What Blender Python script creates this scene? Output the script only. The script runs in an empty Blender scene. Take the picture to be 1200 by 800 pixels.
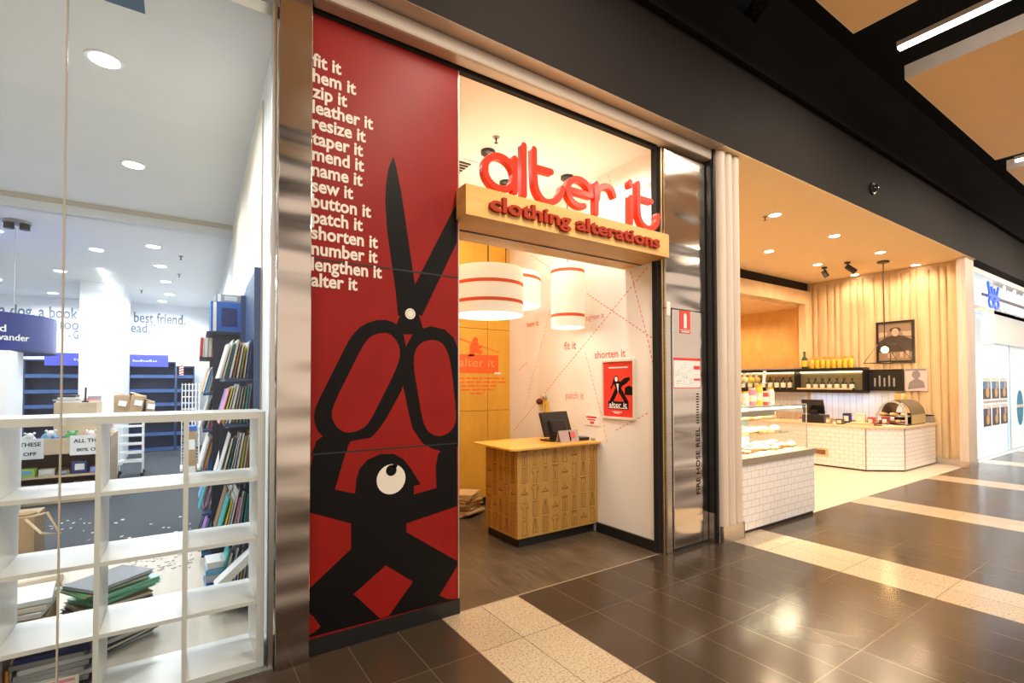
import bpy, bmesh, math, random
from mathutils import Vector, Matrix
random.seed(7)
SC = bpy.context.scene
COL = SC.collection
PI = math.pi

# ------------------------------------------------------------------ camera
FPX, CY, EYE = 578.78, 437.1, 1.6
RR = ((0.82918509, -0.5589688, -0.002442), (0.00974407, 0.01882232, -0.99977536), (0.5588892, 0.82897503, 0.02105382))
cd = bpy.data.cameras.new('camera'); cam = bpy.data.objects.new('camera', cd); COL.objects.link(cam)
cd.sensor_width = 36; cd.lens = FPX / 1200 * 36; cd.shift_y = (CY - 400) / 1200; cd.clip_start = .05; cd.clip_end = 200
r_, d_, f_ = [Vector(v) for v in RR]
cam.matrix_world = Matrix(((r_.x, -d_.x, -f_.x, 0), (r_.y, -d_.y, -f_.y, 0), (r_.z, -d_.z, -f_.z, EYE), (0, 0, 0, 1)))
SC.camera = cam

# ------------------------------------------------------------------ exposure, world, lights
SC.view_settings.view_transform = 'Standard'; SC.view_settings.look = 'None'
SC.view_settings.exposure = 0.0; SC.view_settings.gamma = 1.0; SC.view_settings.use_curve_mapping = False
W = bpy.data.worlds.new('world'); SC.world = W; W.use_nodes = True
wt = W.node_tree; wg = wt.nodes.new('ShaderNodeTexCoord'); wsx = wt.nodes.new('ShaderNodeSeparateXYZ'); wr = wt.nodes.new('ShaderNodeValToRGB')   # the rest of the mall: bright shops level with the eye, dark ceiling above
wt.links.new(wg.outputs['Generated'], wsx.inputs[0]); wm = wt.nodes.new('ShaderNodeMath'); wm.operation = 'MULTIPLY_ADD'; wm.inputs[1].default_value = .5; wm.inputs[2].default_value = .5
wt.links.new(wsx.outputs['Z'], wm.inputs[0]); wt.links.new(wm.outputs[0], wr.inputs[0])
el = wr.color_ramp.elements; el[0].position = .40; el[0].color = (.30, .22, .16, 1); el[1].position = .72; el[1].color = (.16, .13, .11, 1)
e_ = el.new(.50); e_.color = (1.0, .82, .66, 1); e_ = el.new(.60); e_.color = (1.0, .84, .70, 1)
wt.links.new(wr.outputs[0], wt.nodes['Background'].inputs[0])
wt.nodes['Background'].inputs[1].default_value = 1.15
SC.cycles.max_bounces = 8; SC.cycles.transparent_max_bounces = 16
SC.cycles.sample_clamp_indirect = 6.0; SC.cycles.caustics_reflective = False; SC.cycles.caustics_refractive = False

def area(name, loc, sx, sy, power, color, rot=(0, 0, 0), spread=180):
    l = bpy.data.lights.new(name, 'AREA'); l.shape = 'RECTANGLE'; l.size = sx; l.size_y = sy
    l.energy = power; l.color = color; l.spread = math.radians(spread)
    o = bpy.data.objects.new(name, l); COL.objects.link(o); o.location = loc; o.rotation_euler = rot
    return o
def point(name, loc, power, color, r=.05):
    l = bpy.data.lights.new(name, 'POINT'); l.energy = power; l.color = color; l.shadow_soft_size = r
    o = bpy.data.objects.new(name, l); COL.objects.link(o); o.location = loc
    return o
def spot(name, loc, power, color, angle=80, blend=.7, tgt=None, r=.04):
    l = bpy.data.lights.new(name, 'SPOT'); l.energy = power; l.color = color; l.spot_size = math.radians(angle); l.spot_blend = blend; l.shadow_soft_size = r
    o = bpy.data.objects.new(name, l); COL.objects.link(o); o.location = loc
    if tgt is not None:
        o.rotation_euler = (Vector(tgt) - Vector(loc)).to_track_quat('-Z', 'Y').to_euler()
    return o
WARM, COOL, AMBER = (1, .82, .62), (.93, .97, 1), (1, .73, .46)
E_MALL, E_BOOK, E_CAFE, E_ALT, E_WHITE = 190, 105, 88, 46, 230
LINEAR = [(-4.2, -1.0), (2.15, .25), (6.06, .25), (10.65, .25), (14.95, .25), (19.5, .25)]     # linear lights hung in the mall ceiling
for x, y in LINEAR: area('mall_light', (x, y, 4.985), .055, 3.3, E_MALL, (1, .86, .68))
BOOK_HI = [(-.43, 4.18), (-.39, 6.04), (-2.2, 4.2), (-2.2, 6.04), (-3.9, 4.2), (-3.9, 6.04)]
BOOK_LO = [(-.33, 8.8), (-.28, 10.2), (-.23, 11.7), (-.19, 13.3), (-1.03, 9.47), (-1.75, 11.6), (-2.0, 9.0), (-2.9, 13.2), (-3.8, 9.6), (-3.8, 11.8), (-2.3, 14.5), (-4.0, 14.5), (-.35, 14.5)]  # last three added to brighten the back wall
for x, y in BOOK_HI: spot('bookshop_downlight_lamp', (x, y, 3.72), E_BOOK, COOL, 165, .5)
for x, y in BOOK_LO: spot('bookshop_downlight_lamp', (x, y, 3.57), E_BOOK, COOL, 165, .5)
CAFE = [(6.93, 3.65), (8.73, 3.65), (10.53, 3.65), (12.25, 3.65), (6.95, 4.73), (8.76, 4.73), (10.56, 4.73), (12.25, 4.73)]
for x, y in CAFE: spot('cafe_downlight_lamp', (min(x, 11.9), y, 3.935), E_CAFE * (.6 if x > 11 else 1.1), AMBER, 165, .5)
for x, y in ((9.0, 7.3), (11.2, 7.3)): spot('kitchen_downlight_lamp', (x, y, 3.35), E_CAFE, AMBER, 165, .5)
for x, y in ((1.3, 4.3), (2.2, 4.9), (3.2, 3.55), (2.1, 3.6)): spot('alterations_downlight_lamp', (x, y, 3.83), E_ALT, (1, .92, .82), 165, .5)
for x, y in ((13.6, 3.9), (15.2, 3.9), (16.8, 3.9), (14.4, 5.4), (16.2, 5.4)): spot('white_shop_lamp', (x, y, 3.70), E_WHITE, (.95, .98, 1), 165, .5)

# ------------------------------------------------------------------ projecting helpers (points on known planes)
def ray(x, y):
    a, b = (x - 600) / FPX, (y - CY) / FPX
    return Vector([RR[0][i] * a + RR[1][i] * b + RR[2][i] for i in range(3)])
EYEV = Vector((0, 0, EYE))
def on_y(x, y, Y): d = ray(x, y); return EYEV + d * (Y / d.y)
def on_x(x, y, X): d = ray(x, y); return EYEV + d * (X / d.x)
def on_z(x, y, z=0.0): d = ray(x, y); return EYEV + d * ((z - EYE) / d.z)

# ------------------------------------------------------------------ materials
def nodes_of(name):
    m = bpy.data.materials.new(name); m.use_nodes = True
    nt = m.node_tree; return m, nt, nt.nodes['Principled BSDF']
def mat(name, rgb, rough=.55, metal=0, var=.06, scale=14, emit=None, es=0, bump=0, bscale=60, spec=None, coat=0, crough=.1):
    m, nt, b = nodes_of(name)
    b.inputs['Roughness'].default_value = rough; b.inputs['Metallic'].default_value = metal
    if spec is not None: b.inputs['Specular IOR Level'].default_value = spec
    if coat: b.inputs['Coat Weight'].default_value = coat; b.inputs['Coat Roughness'].default_value = crough
    tc = nt.nodes.new('ShaderNodeNewGeometry')
    n = nt.nodes.new('ShaderNodeTexNoise'); n.inputs['Scale'].default_value = scale; n.inputs['Detail'].default_value = 3
    nt.links.new(tc.outputs['Position'], n.inputs['Vector'])
    mx = nt.nodes.new('ShaderNodeMix'); mx.data_type = 'RGBA'
    mx.inputs['A'].default_value = tuple(max(0, c * (1 - var)) for c in rgb) + (1,)
    mx.inputs['B'].default_value = tuple(min(1, c * (1 + var)) for c in rgb) + (1,)
    nt.links.new(n.outputs['Fac'], mx.inputs['Factor']); nt.links.new(mx.outputs['Result'], b.inputs['Base Color'])
    if emit: b.inputs['Emission Color'].default_value = tuple(emit) + (1,); b.inputs['Emission Strength'].default_value = es
    if bump:
        n2 = nt.nodes.new('ShaderNodeTexNoise'); n2.inputs['Scale'].default_value = bscale
        nt.links.new(tc.outputs['Position'], n2.inputs['Vector'])
        bp = nt.nodes.new('ShaderNodeBump'); bp.inputs['Strength'].default_value = bump; bp.inputs['Distance'].default_value = .02
        nt.links.new(n2.outputs['Fac'], bp.inputs['Height']); nt.links.new(bp.outputs['Normal'], b.inputs['Normal'])
    return m
def wood(name, c1, c2, stretch=(6, 6, .6), scale=3.0, rough=.45, spec=.4):
    m, nt, b = nodes_of(name); b.inputs['Roughness'].default_value = rough; b.inputs['Specular IOR Level'].default_value = spec
    g = nt.nodes.new('ShaderNodeNewGeometry'); mp = nt.nodes.new('ShaderNodeMapping'); mp.inputs['Scale'].default_value = stretch
    nt.links.new(g.outputs['Position'], mp.inputs['Vector'])
    n = nt.nodes.new('ShaderNodeTexNoise'); n.inputs['Scale'].default_value = scale; n.inputs['Detail'].default_value = 6; n.inputs['Distortion'].default_value = .6
    nt.links.new(mp.outputs['Vector'], n.inputs['Vector'])
    rp = nt.nodes.new('ShaderNodeValToRGB'); rp.color_ramp.elements[0].position = .3; rp.color_ramp.elements[1].position = .7
    rp.color_ramp.elements[0].color = tuple(c1) + (1,); rp.color_ramp.elements[1].color = tuple(c2) + (1,)
    nt.links.new(n.outputs['Fac'], rp.inputs['Fac']); nt.links.new(rp.outputs['Color'], b.inputs['Base Color'])
    return m
def grid(name, c1, c2, mortar, w, h, swap=None, off=(0, 0), offset=.5, msize=.003, rough=.3, spec=.5, bias=0, bump=.0):
    """bricks / tiles from world position; swap = which axes make u and v"""
    m, nt, b = nodes_of(name); b.inputs['Roughness'].default_value = rough; b.inputs['Specular IOR Level'].default_value = spec
    g = nt.nodes.new('ShaderNodeNewGeometry'); s = nt.nodes.new('ShaderNodeSeparateXYZ'); c = nt.nodes.new('ShaderNodeCombineXYZ')
    nt.links.new(g.outputs['Position'], s.inputs[0])
    ax = swap or 'XY'
    if len(ax) == 2:
        nt.links.new(s.outputs[ax[0]], c.inputs[0]); nt.links.new(s.outputs[ax[1]], c.inputs[1])
    else:
        a = nt.nodes.new('ShaderNodeMath'); a.operation = 'SUBTRACT'
        nt.links.new(s.outputs['X'], a.inputs[0]); nt.links.new(s.outputs['Y'], a.inputs[1])
        nt.links.new(a.outputs[0], c.inputs[0]); nt.links.new(s.outputs['Z'], c.inputs[1])
    mp = nt.nodes.new('ShaderNodeMapping'); mp.inputs['Location'].default_value = (-off[0], -off[1], 0)
    nt.links.new(c.outputs[0], mp.inputs['Vector'])
    br = nt.nodes.new('ShaderNodeTexBrick'); br.offset = offset; br.squash = 1; br.inputs['Scale'].default_value = 1
    br.inputs['Color1'].default_value = tuple(c1) + (1,); br.inputs['Color2'].default_value = tuple(c2) + (1,); br.inputs['Mortar'].default_value = tuple(mortar) + (1,)
    br.inputs['Mortar Size'].default_value = msize; br.inputs['Brick Width'].default_value = w; br.inputs['Row Height'].default_value = h; br.inputs['Bias'].default_value = bias
    br.inputs['Mortar Smooth'].default_value = .1
    nt.links.new(mp.outputs[0], br.inputs['Vector']); nt.links.new(br.outputs['Color'], b.inputs['Base Color'])
    return m, nt, b, br, g
def glass_mat(name, tint=(1, 1, 1), rough=.0, refl=1.0):
    m = bpy.data.materials.new(name); m.use_nodes = True; nt = m.node_tree; nt.nodes.clear()
    o = nt.nodes.new('ShaderNodeOutputMaterial'); t = nt.nodes.new('ShaderNodeBsdfTransparent'); gl = nt.nodes.new('ShaderNodeBsdfGlossy')
    t.inputs[0].default_value = tuple(tint) + (1,); gl.inputs['Roughness'].default_value = rough
    lw = nt.nodes.new('ShaderNodeLayerWeight'); lw.inputs['Blend'].default_value = .5
    fr = nt.nodes.new('ShaderNodeMath'); fr.operation = 'POWER'; fr.inputs[1].default_value = 5; nt.links.new(lw.outputs['Facing'], fr.inputs[0])
    mu = nt.nodes.new('ShaderNodeMath'); mu.operation = 'MULTIPLY_ADD'; mu.inputs[1].default_value = .8 * refl; mu.inputs[2].default_value = .022 * refl
    mx = nt.nodes.new('ShaderNodeMixShader'); nt.links.new(fr.outputs[0], mu.inputs[0]); nt.links.new(mu.outputs[0], mx.inputs[0])
    nt.links.new(t.outputs[0], mx.inputs[1]); nt.links.new(gl.outputs[0], mx.inputs[2]); nt.links.new(mx.outputs[0], o.inputs[0])
    return m
def emis(name, rgb, s): return mat(name, rgb, emit=rgb, es=s, var=0)

def steel_mat(name, rgb=(.62, .55, .49), rough=.13, wave=.35):
    m, nt, b = nodes_of(name); b.inputs['Metallic'].default_value = 1; b.inputs['Base Color'].default_value = tuple(rgb) + (1,)
    g = nt.nodes.new('ShaderNodeNewGeometry')
    mp = nt.nodes.new('ShaderNodeMapping'); mp.inputs['Scale'].default_value = (2, 2, 160)
    n = nt.nodes.new('ShaderNodeTexNoise'); n.inputs['Scale'].default_value = 3; nt.links.new(g.outputs['Position'], mp.inputs[0]); nt.links.new(mp.outputs[0], n.inputs['Vector'])
    mr = nt.nodes.new('ShaderNodeMapRange'); mr.inputs['To Min'].default_value = rough - .04; mr.inputs['To Max'].default_value = rough + .05
    nt.links.new(n.outputs['Fac'], mr.inputs[0]); nt.links.new(mr.outputs[0], b.inputs['Roughness'])
    mp2 = nt.nodes.new('ShaderNodeMapping'); mp2.inputs['Scale'].default_value = (.9, .9, 4.2)
    n2 = nt.nodes.new('ShaderNodeTexNoise'); n2.inputs['Scale'].default_value = 1.6; n2.inputs['Detail'].default_value = 0
    nt.links.new(g.outputs['Position'], mp2.inputs[0]); nt.links.new(mp2.outputs[0], n2.inputs['Vector'])
    bp = nt.nodes.new('ShaderNodeBump'); bp.inputs['Strength'].default_value = wave; bp.inputs['Distance'].default_value = .06
    nt.links.new(n2.outputs['Fac'], bp.inputs['Height']); nt.links.new(bp.outputs['Normal'], b.inputs['Normal'])
    return m

M = {}
M['steel'] = steel_mat('brushed_steel')
M['steel_plain'] = steel_mat('satin_steel', rough=.28, wave=.05)
M['chrome'] = mat('chrome', (.8, .8, .8), .15, 1, 0)
M['aluminium'] = mat('aluminium', (.62, .6, .56), .3, 1, .03)
M['brass'] = mat('brass_trim', (.75, .58, .33), .3, 1, .03)
M['black'] = mat('black', (.012, .012, .013), .35)
M['black_metal'] = mat('black_metal', (.02, .019, .018), .4)
M['charcoal'] = mat('charcoal_paint', (.024, .020, .019), .75, spec=.12, var=.12, scale=3)
M['void'] = mat('void_black', (.006, .006, .006), .9)
M['cream_paint'] = mat('cream_paint', (.57, .49, .42), .6, var=.03)
M['white_gloss'] = mat('white_laminate', (.84, .83, .80), .3, var=.02)
M['white_wall'] = mat('white_wall', (.86, .83, .79), .55, var=.015, scale=4)
M['cool_wall'] = mat('cool_white_wall', (.85, .87, .89), .6, var=.015, scale=4)
M['ceiling_grey'] = mat('plaster_ceiling', (.90, .90, .88), .7, var=.015, scale=2)
M['warm_glow_ceiling'] = mat('warm_glow_ceiling', (.96, .76, .48), .6, var=.03, scale=2)  # warm light reflected off the timber is put into the ceiling colour
M['warm_ceiling'] = mat('warm_white_ceiling', (.78, .745, .73), .6, var=.015, scale=2)
M['paper'] = mat('white_paper', (.86, .86, .84), .7, var=.02)
M['red'] = mat('print_red', (.27, .011, .008), .5, var=.16, scale=5, coat=.12, crough=.33, spec=.12)
M['ink_black'] = mat('print_black', (.006, .005, .005), .5, var=.2, scale=5, coat=.08, crough=.33, spec=.1)
M['ink_white'] = mat('print_white', (.80, .74, .66), .5, var=.03)
M['sign_red'] = mat('sign_letter_red', (.72, .042, .016), .38, var=.03, coat=.06, spec=.2)
M['brick_red'] = mat('sign_letter_brick_red', (.42, .035, .010), .6, var=.05, spec=.2)
M['wall_red'] = mat('wall_print_red', (.74, .13, .09), .6, var=.05)
M['sheer_red'] = mat('faded_wall_print_red', (.80, .32, .26), .6, var=.05)
M['poster_red'] = mat('poster_red', (.80, .045, .035), .35, var=.03)
M['decal_red'] = mat('decal_red', (.86, .13, .015), .5, var=.04)
M['ply'] = wood('amber_plywood', (.72, .36, .035), (.82, .44, .055), (3, 3, .5), 2)
M['ply_sign'] = wood('sign_plywood', (.72, .41, .11), (.84, .52, .17), (.5, 3, 3), 3)
M['ply_counter'] = wood('counter_plywood', (.47, .25, .055), (.58, .33, .085), (6, 6, .8), 3)
M['ply_top'] = wood('counter_top_plywood', (.80, .40, .07), (.92, .52, .12), (1, 6, 6), 2, rough=.25)
M['etch'] = mat('etched_print', (.19, .095, .022), .6)
M['pine'] = wood('pine_batten', (.60, .42, .24), (.74, .55, .33), (7, 7, .5), 2)
M['pale_pine'] = wood('pale_washed_batten', (.66, .54, .45), (.78, .66, .56), (9, 9, .6), 2)
M['ply_box'] = wood('cafe_ply', (.72, .40, .11), (.86, .53, .19), (2, 2, 1.2), 1.6)
M['ply_pale'] = wood('cafe_pale_ply', (.80, .56, .32), (.9, .68, .42), (2, 2, 2), 2)
M['birch'] = wood('birch_display', (.62, .47, .30), (.74, .58, .39), (2, 6, 6), 2)
M['bs_panel'] = wood('bookshop_pale_timber', (.76, .68, .54), (.86, .79, .66), (2, 2, .6), 2)
M['navy'] = mat('navy_laminate', (.028, .075, .19), .35, var=.1, scale=6)
M['navy_shelf'] = mat('navy_shelf_edge', (.06, .14, .36), .3, var=.1)
M['navy_dark'] = mat('navy_dark_board', (.016, .024, .05), .5)  # darker navy for end panels, top ledge and sign rim
M['violet'] = mat('violet_blue_board', (.11, .13, .72), .5, emit=(.11, .13, .72), es=.0, var=.03)
M['sign_navy'] = mat('sign_navy', (.018, .035, .20), .25, var=.05)
M['carpet'] = mat('charcoal_carpet', (.055, .062, .075), .85, var=.35, scale=40)
M['beige_floor'] = wood('beige_boards', (.66, .57, .45), (.74, .65, .53), (8, 1, 1), 2, rough=.5)
M['cardboard'] = mat('cardboard', (.43, .29, .16), .7, var=.1, scale=9)
M['cream_floor'] = mat('cream_cafe_floor', (.74, .62, .48), .35, var=.04, scale=5)
M['grout_brown'] = mat('threshold_trim', (.45, .36, .26), .4, .3)
M['timber_panel'] = mat('mall_ceiling_panel_face', (.86, .60, .33), .6, var=.04, scale=1)
M['panel_edge'] = mat('panel_edge_white', (.78, .70, .62), .5)
M['tube'] = emis('lit_tube', (1, .95, .86), 14)
M['led_cool'] = emis('lit_downlight_cool', (.95, .98, 1), 22)
M['led_warm'] = emis('lit_downlight_warm', (1, .88, .66), 22)
M['lamp_inner'] = emis('lit_lamp_diffuser', (1, .90, .72), 6)
M['bulb'] = emis('lit_bulb', (1, .62, .22), 40)
M['shade'] = mat('linen_shade', (.86, .80, .70), .8, var=.10, scale=60, emit=(1, .80, .52), es=.42)  # emission stands in for bulb light passing through the linen
M['shade_band'] = mat('red_shade_band', (.80, .10, .03), .6, emit=(.8, .1, .03), es=.25)  # same painted glow for the bands around the linen
M['screen'] = mat('dark_screen', (.015, .015, .018), .12)
M['grey_plastic'] = mat('grey_plastic', (.30, .30, .30), .4)
M['tile_slab'] = mat('grey_stone_slab', (.30, .24, .17), .35, var=.1)
M['cookie'] = mat('golden_pastry', (.76, .40, .12), .55, var=.25, scale=30)
M['pale_bun'] = mat('pale_bun', (.88, .68, .40), .55, var=.15, scale=30)
M['icing'] = mat('white_icing', (.92, .85, .74), .4, var=.05)
M['choc'] = mat('dark_crust', (.24, .10, .04), .5, var=.2)
M['bottle_dark'] = mat('dark_bottle_glass', (.03, .028, .015), .12, spec=.6)
M['bottle_green'] = mat('green_bottle_glass', (.035, .10, .035), .12, spec=.6)
M['cap_red'] = mat('red_cap', (.72, .09, .04), .4)
M['gold_wrap'] = mat('gold_wrapper', (.90, .56, .06), .35, .2, var=.2, scale=50)
M['label_cream'] = mat('cream_label', (.86, .80, .66), .6)
M['cafe_glass'] = glass_mat('cafe_glass', (.97, .98, .97))
M['pane'] = glass_mat('shop_window_glass', (.95, .97, .97), refl=.9)
M['shelf_glass'] = glass_mat('shelf_glass', (.9, .97, .95))
M['blue_sign'] = mat('blue_emblem', (.03, .12, .70), .3, emit=(.03, .12, .8), es=.6)
M['teal'] = mat('teal_decal', (.03, .33, .58), .5)
def C(name, rgb, rough=.5, **k):
    key = 'c_' + name
    if key not in M: M[key] = mat(name, rgb, rough, var=.05, **k)
    return M[key]
PAL = {'red': (.62, .06, .05), 'blue': (.03, .14, .50), 'navy': (.02, .04, .16), 'sky blue': (.20, .48, .78), 'yellow': (.85, .66, .06), 'green': (.10, .42, .14),
       'white': (.84, .84, .82), 'cream': (.78, .72, .56), 'purple': (.34, .20, .62), 'orange': (.82, .32, .05), 'pink': (.80, .30, .44), 'teal': (.03, .40, .42),
       'black': (.02, .02, .025), 'grey': (.35, .36, .38), 'mint': (.30, .68, .48), 'brown': (.26, .15, .07), 'lime': (.5, .72, .10), 'pale grey': (.62, .65, .68)}
def CP(c): return C(c.replace(' ', '_') + '_cover', PAL[c], .35)

# dark floor tiles with granite strips, one floor
def floor_material():
    m, nt, b, br, g = grid('mall_tiles', (.066, .044, .028), (.052, .036, .023), (.15, .105, .07), .316, .632, off=(1.50, .05), offset=0, msize=.0028, rough=.16, spec=.36)
    n = nt.nodes.new('ShaderNodeTexNoise'); n.inputs['Scale'].default_value = 1.7; n.inputs['Detail'].default_value = 4
    nt.links.new(g.outputs['Position'], n.inputs['Vector'])
    mr = nt.nodes.new('ShaderNodeMapRange'); mr.inputs['To Min'].default_value = .13; mr.inputs['To Max'].default_value = .26
    nt.links.new(n.outputs['Fac'], mr.inputs[0]); nt.links.new(mr.outputs[0], b.inputs['Roughness'])
    return m
def granite_material():
    m, nt, b, br, g = grid('speckled_granite', (.57, .455, .315), (.52, .405, .275), (.2, .145, .10), .316, .632, off=(1.50, .05), offset=0, msize=.0028, rough=.2, spec=.5)
    n = nt.nodes.new('ShaderNodeTexNoise'); n.inputs['Scale'].default_value = 75; n.inputs['Detail'].default_value = 5; n.inputs['Roughness'].default_value = .7
    nt.links.new(g.outputs['Position'], n.inputs['Vector'])
    rp = nt.nodes.new('ShaderNodeValToRGB'); e = rp.color_ramp.elements
    e[0].position = .36; e[0].color = (.22, .13, .07, 1); e[1].position = .50; e[1].color = (1, 1, 1, 1)
    nt.links.new(n.outputs['Fac'], rp.inputs[0])
    mx = nt.nodes.new('ShaderNodeMix'); mx.data_type = 'RGBA'; mx.blend_type = 'MULTIPLY'; mx.inputs['Factor'].default_value = .75
    nt.links.new(br.outputs['Color'], mx.inputs['A']); nt.links.new(rp.outputs['Color'], mx.inputs['B']); nt.links.new(mx.outputs['Result'], b.inputs['Base Color'])
    return m
M['mall_tile'] = floor_material(); M['granite'] = granite_material()
M['plank_floor'] = grid('grey_brown_planks', (.12, .090, .060), (.085, .064, .043), (.05, .038, .027), .9, .15, off=(0, 3.1), msize=.0015, rough=.3)[0]
m, nt, b, br, g = grid('grey_brown_planks', (.125, .093, .062), (.088, .066, .044), (.052, .04, .028), .95, .155, swap='YX', msize=.0016, rough=.3)
n_ = nt.nodes.new('ShaderNodeTexNoise'); mp_ = nt.nodes.new('ShaderNodeMapping'); mp_.inputs['Scale'].default_value = (24, 2, 1)
nt.links.new(g.outputs['Position'], mp_.inputs[0]); nt.links.new(mp_.outputs[0], n_.inputs['Vector']); n_.inputs['Scale'].default_value = 2; n_.inputs['Detail'].default_value = 5
rp_ = nt.nodes.new('ShaderNodeValToRGB'); rp_.color_ramp.elements[0].color = (.55, .55, .55, 1); rp_.color_ramp.elements[1].color = (1.35, 1.3, 1.25, 1)
rp_.color_ramp.elements[0].position = .3; rp_.color_ramp.elements[1].position = .72
mx_ = nt.nodes.new('ShaderNodeMix'); mx_.data_type = 'RGBA'; mx_.blend_type = 'MULTIPLY'; mx_.inputs['Factor'].default_value = 1
nt.links.new(n_.outputs['Fac'], rp_.inputs[0]); nt.links.new(br.outputs['Color'], mx_.inputs['A']); nt.links.new(rp_.outputs['Color'], mx_.inputs['B']); nt.links.new(mx_.outputs['Result'], b.inputs['Base Color'])
M['plank_floor'] = m
M['cafe_tile'] = grid('white_brick_tile', (.92, .88, .86), (.90, .86, .84), (.56, .50, .47), .152, .077, swap='XYZ', off=(0, .035), msize=.003, rough=.2)[0]

# ------------------------------------------------------------------ mesh building
class G:
    def __init__(s): s.bm = bmesh.new()
    def face(s, vs):
        try: return s.bm.faces.new(vs)
        except ValueError: return None
    def hexa(s, pts):
        v = [s.bm.verts.new(p) for p in pts]
        for q in ((0, 3, 2, 1), (4, 5, 6, 7), (0, 1, 5, 4), (1, 2, 6, 5), (2, 3, 7, 6), (3, 0, 4, 7)): s.face([v[i] for i in q])
        return s
    def box(s, x0, y0, z0, x1, y1, z1):
        return s.hexa([(x0, y0, z0), (x1, y0, z0), (x1, y1, z0), (x0, y1, z0), (x0, y0, z1), (x1, y0, z1), (x1, y1, z1), (x0, y1, z1)])
    def rbox(s, c, size, rz=0, tilt=0, axis='X'):
        Rm = Matrix.Rotation(rz, 3, 'Z') @ Matrix.Rotation(tilt, 3, axis); c = Vector(c); h = [v / 2 for v in size]
        P = [(-1, -1, -1), (1, -1, -1), (1, 1, -1), (-1, 1, -1), (-1, -1, 1), (1, -1, 1), (1, 1, 1), (-1, 1, 1)]
        return s.hexa([c + Rm @ Vector((a * h[0], b * h[1], d * h[2])) for a, b, d in P])
    def prism(s, pts, fn, w0, w1):
        n = len(pts)
        a = [s.bm.verts.new(fn(u, v, w0)) for u, v in pts]; b = [s.bm.verts.new(fn(u, v, w1)) for u, v in pts]
        s.face(b); s.face(a[::-1])
        for i in range(n): j = (i + 1) % n; s.face([a[i], a[j], b[j], b[i]])
        return s
    def strip(s, pts, wd, fn, w0, w1, cap=4, closed=False):
        P = [Vector(p) for p in pts]; n = len(P); L, Rr = [], []
        for i in range(n):
            if closed: d = (P[(i + 1) % n] - P[i - 1])
            else: d = P[min(i + 1, n - 1)] - P[max(i - 1, 0)]
            d.normalize(); q = Vector((-d.y, d.x)) * wd / 2; L.append(P[i] + q); Rr.append(P[i] - q)
        if closed:
            for ring, flip in ((L, 1), (Rr, 0)): pass
            a = [[s.bm.verts.new(fn(p.x, p.y, w)) for p in ring] for ring in (L, Rr) for w in (w0, w1)]
            for i in range(n):
                j = (i + 1) % n
                s.face([a[1][i], a[1][j], a[3][j], a[3][i]]); s.face([a[0][i], a[0][j], a[2][j], a[2][i]])
                s.face([a[0][i], a[0][j], a[1][j], a[1][i]]); s.face([a[2][i], a[2][j], a[3][j], a[3][i]])
            return s
        def arc(c, d, k):
            d = d.normalized(); q = Vector((-d.y, d.x)); out = []
            for t in range(1, k):
                th = PI * t / k; out.append(c + (q * math.cos(th) + d * math.sin(th)) * wd / 2)
            return out
        pl = L + arc(P[-1], P[-1] - P[-2], cap) + Rr[::-1] + arc(P[0], P[0] - P[1], cap)
        return s.prism([(p.x, p.y) for p in pl], fn, w0, w1)
    def disc(s, c, r, fn, w0, w1, seg=28, sy=1):
        return s.prism([(c[0] + r * math.cos(2 * PI * i / seg), c[1] + sy * r * math.sin(2 * PI * i / seg)) for i in range(seg)], fn, w0, w1)
    def tube(s, pts, r, seg=8, closed=False):
        P = [Vector(p) for p in pts]; n = len(P); rings = []
        for i in range(n):
            d = (P[(i + 1) % n] - P[i - 1]) if closed else (P[min(i + 1, n - 1)] - P[max(i - 1, 0)])
            d.normalize(); a = d.orthogonal().normalized() if abs(d.z) > .95 else d.cross(Vector((0, 0, 1))).normalized()
            b = d.cross(a)
            rr = r[i] if isinstance(r, (list, tuple)) else r
            rings.append([s.bm.verts.new(P[i] + (a * math.cos(2 * PI * k / seg) + b * math.sin(2 * PI * k / seg)) * rr) for k in range(seg)])
        for i in range(n if closed else n - 1):
            A, B = rings[i], rings[(i + 1) % n]
            for k in range(seg): s.face([A[k], A[(k + 1) % seg], B[(k + 1) % seg], B[k]])
        if not closed: s.face(rings[0][::-1]); s.face(rings[-1])
        return s
    def lathe(s, prof, c, seg=24, close=True, sx=1, sy=1):
        rings = []
        for r, z in prof:
            rings.append([s.bm.verts.new((c[0] + sx * max(r, 1e-4) * math.cos(2 * PI * k / seg), c[1] + sy * max(r, 1e-4) * math.sin(2 * PI * k / seg), c[2] + z)) for k in range(seg)])
        for A, B in zip(rings, rings[1:]):
            for k in range(seg): s.face([A[k], A[(k + 1) % seg], B[(k + 1) % seg], B[k]])
        if close: s.face(rings[0][::-1]); s.face(rings[-1])
        return s
    def ball(s, c, r, sc=(1, 1, 1), rz=0, seg=14):
        Mx = Matrix.Translation(c) @ Matrix.Rotation(rz, 4, 'Z') @ Matrix.Diagonal((r * sc[0], r * sc[1], r * sc[2], 1))
        bmesh.ops.create_uvsphere(s.bm, u_segments=seg, v_segments=max(6, seg // 2), radius=1, matrix=Mx); return s

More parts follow.
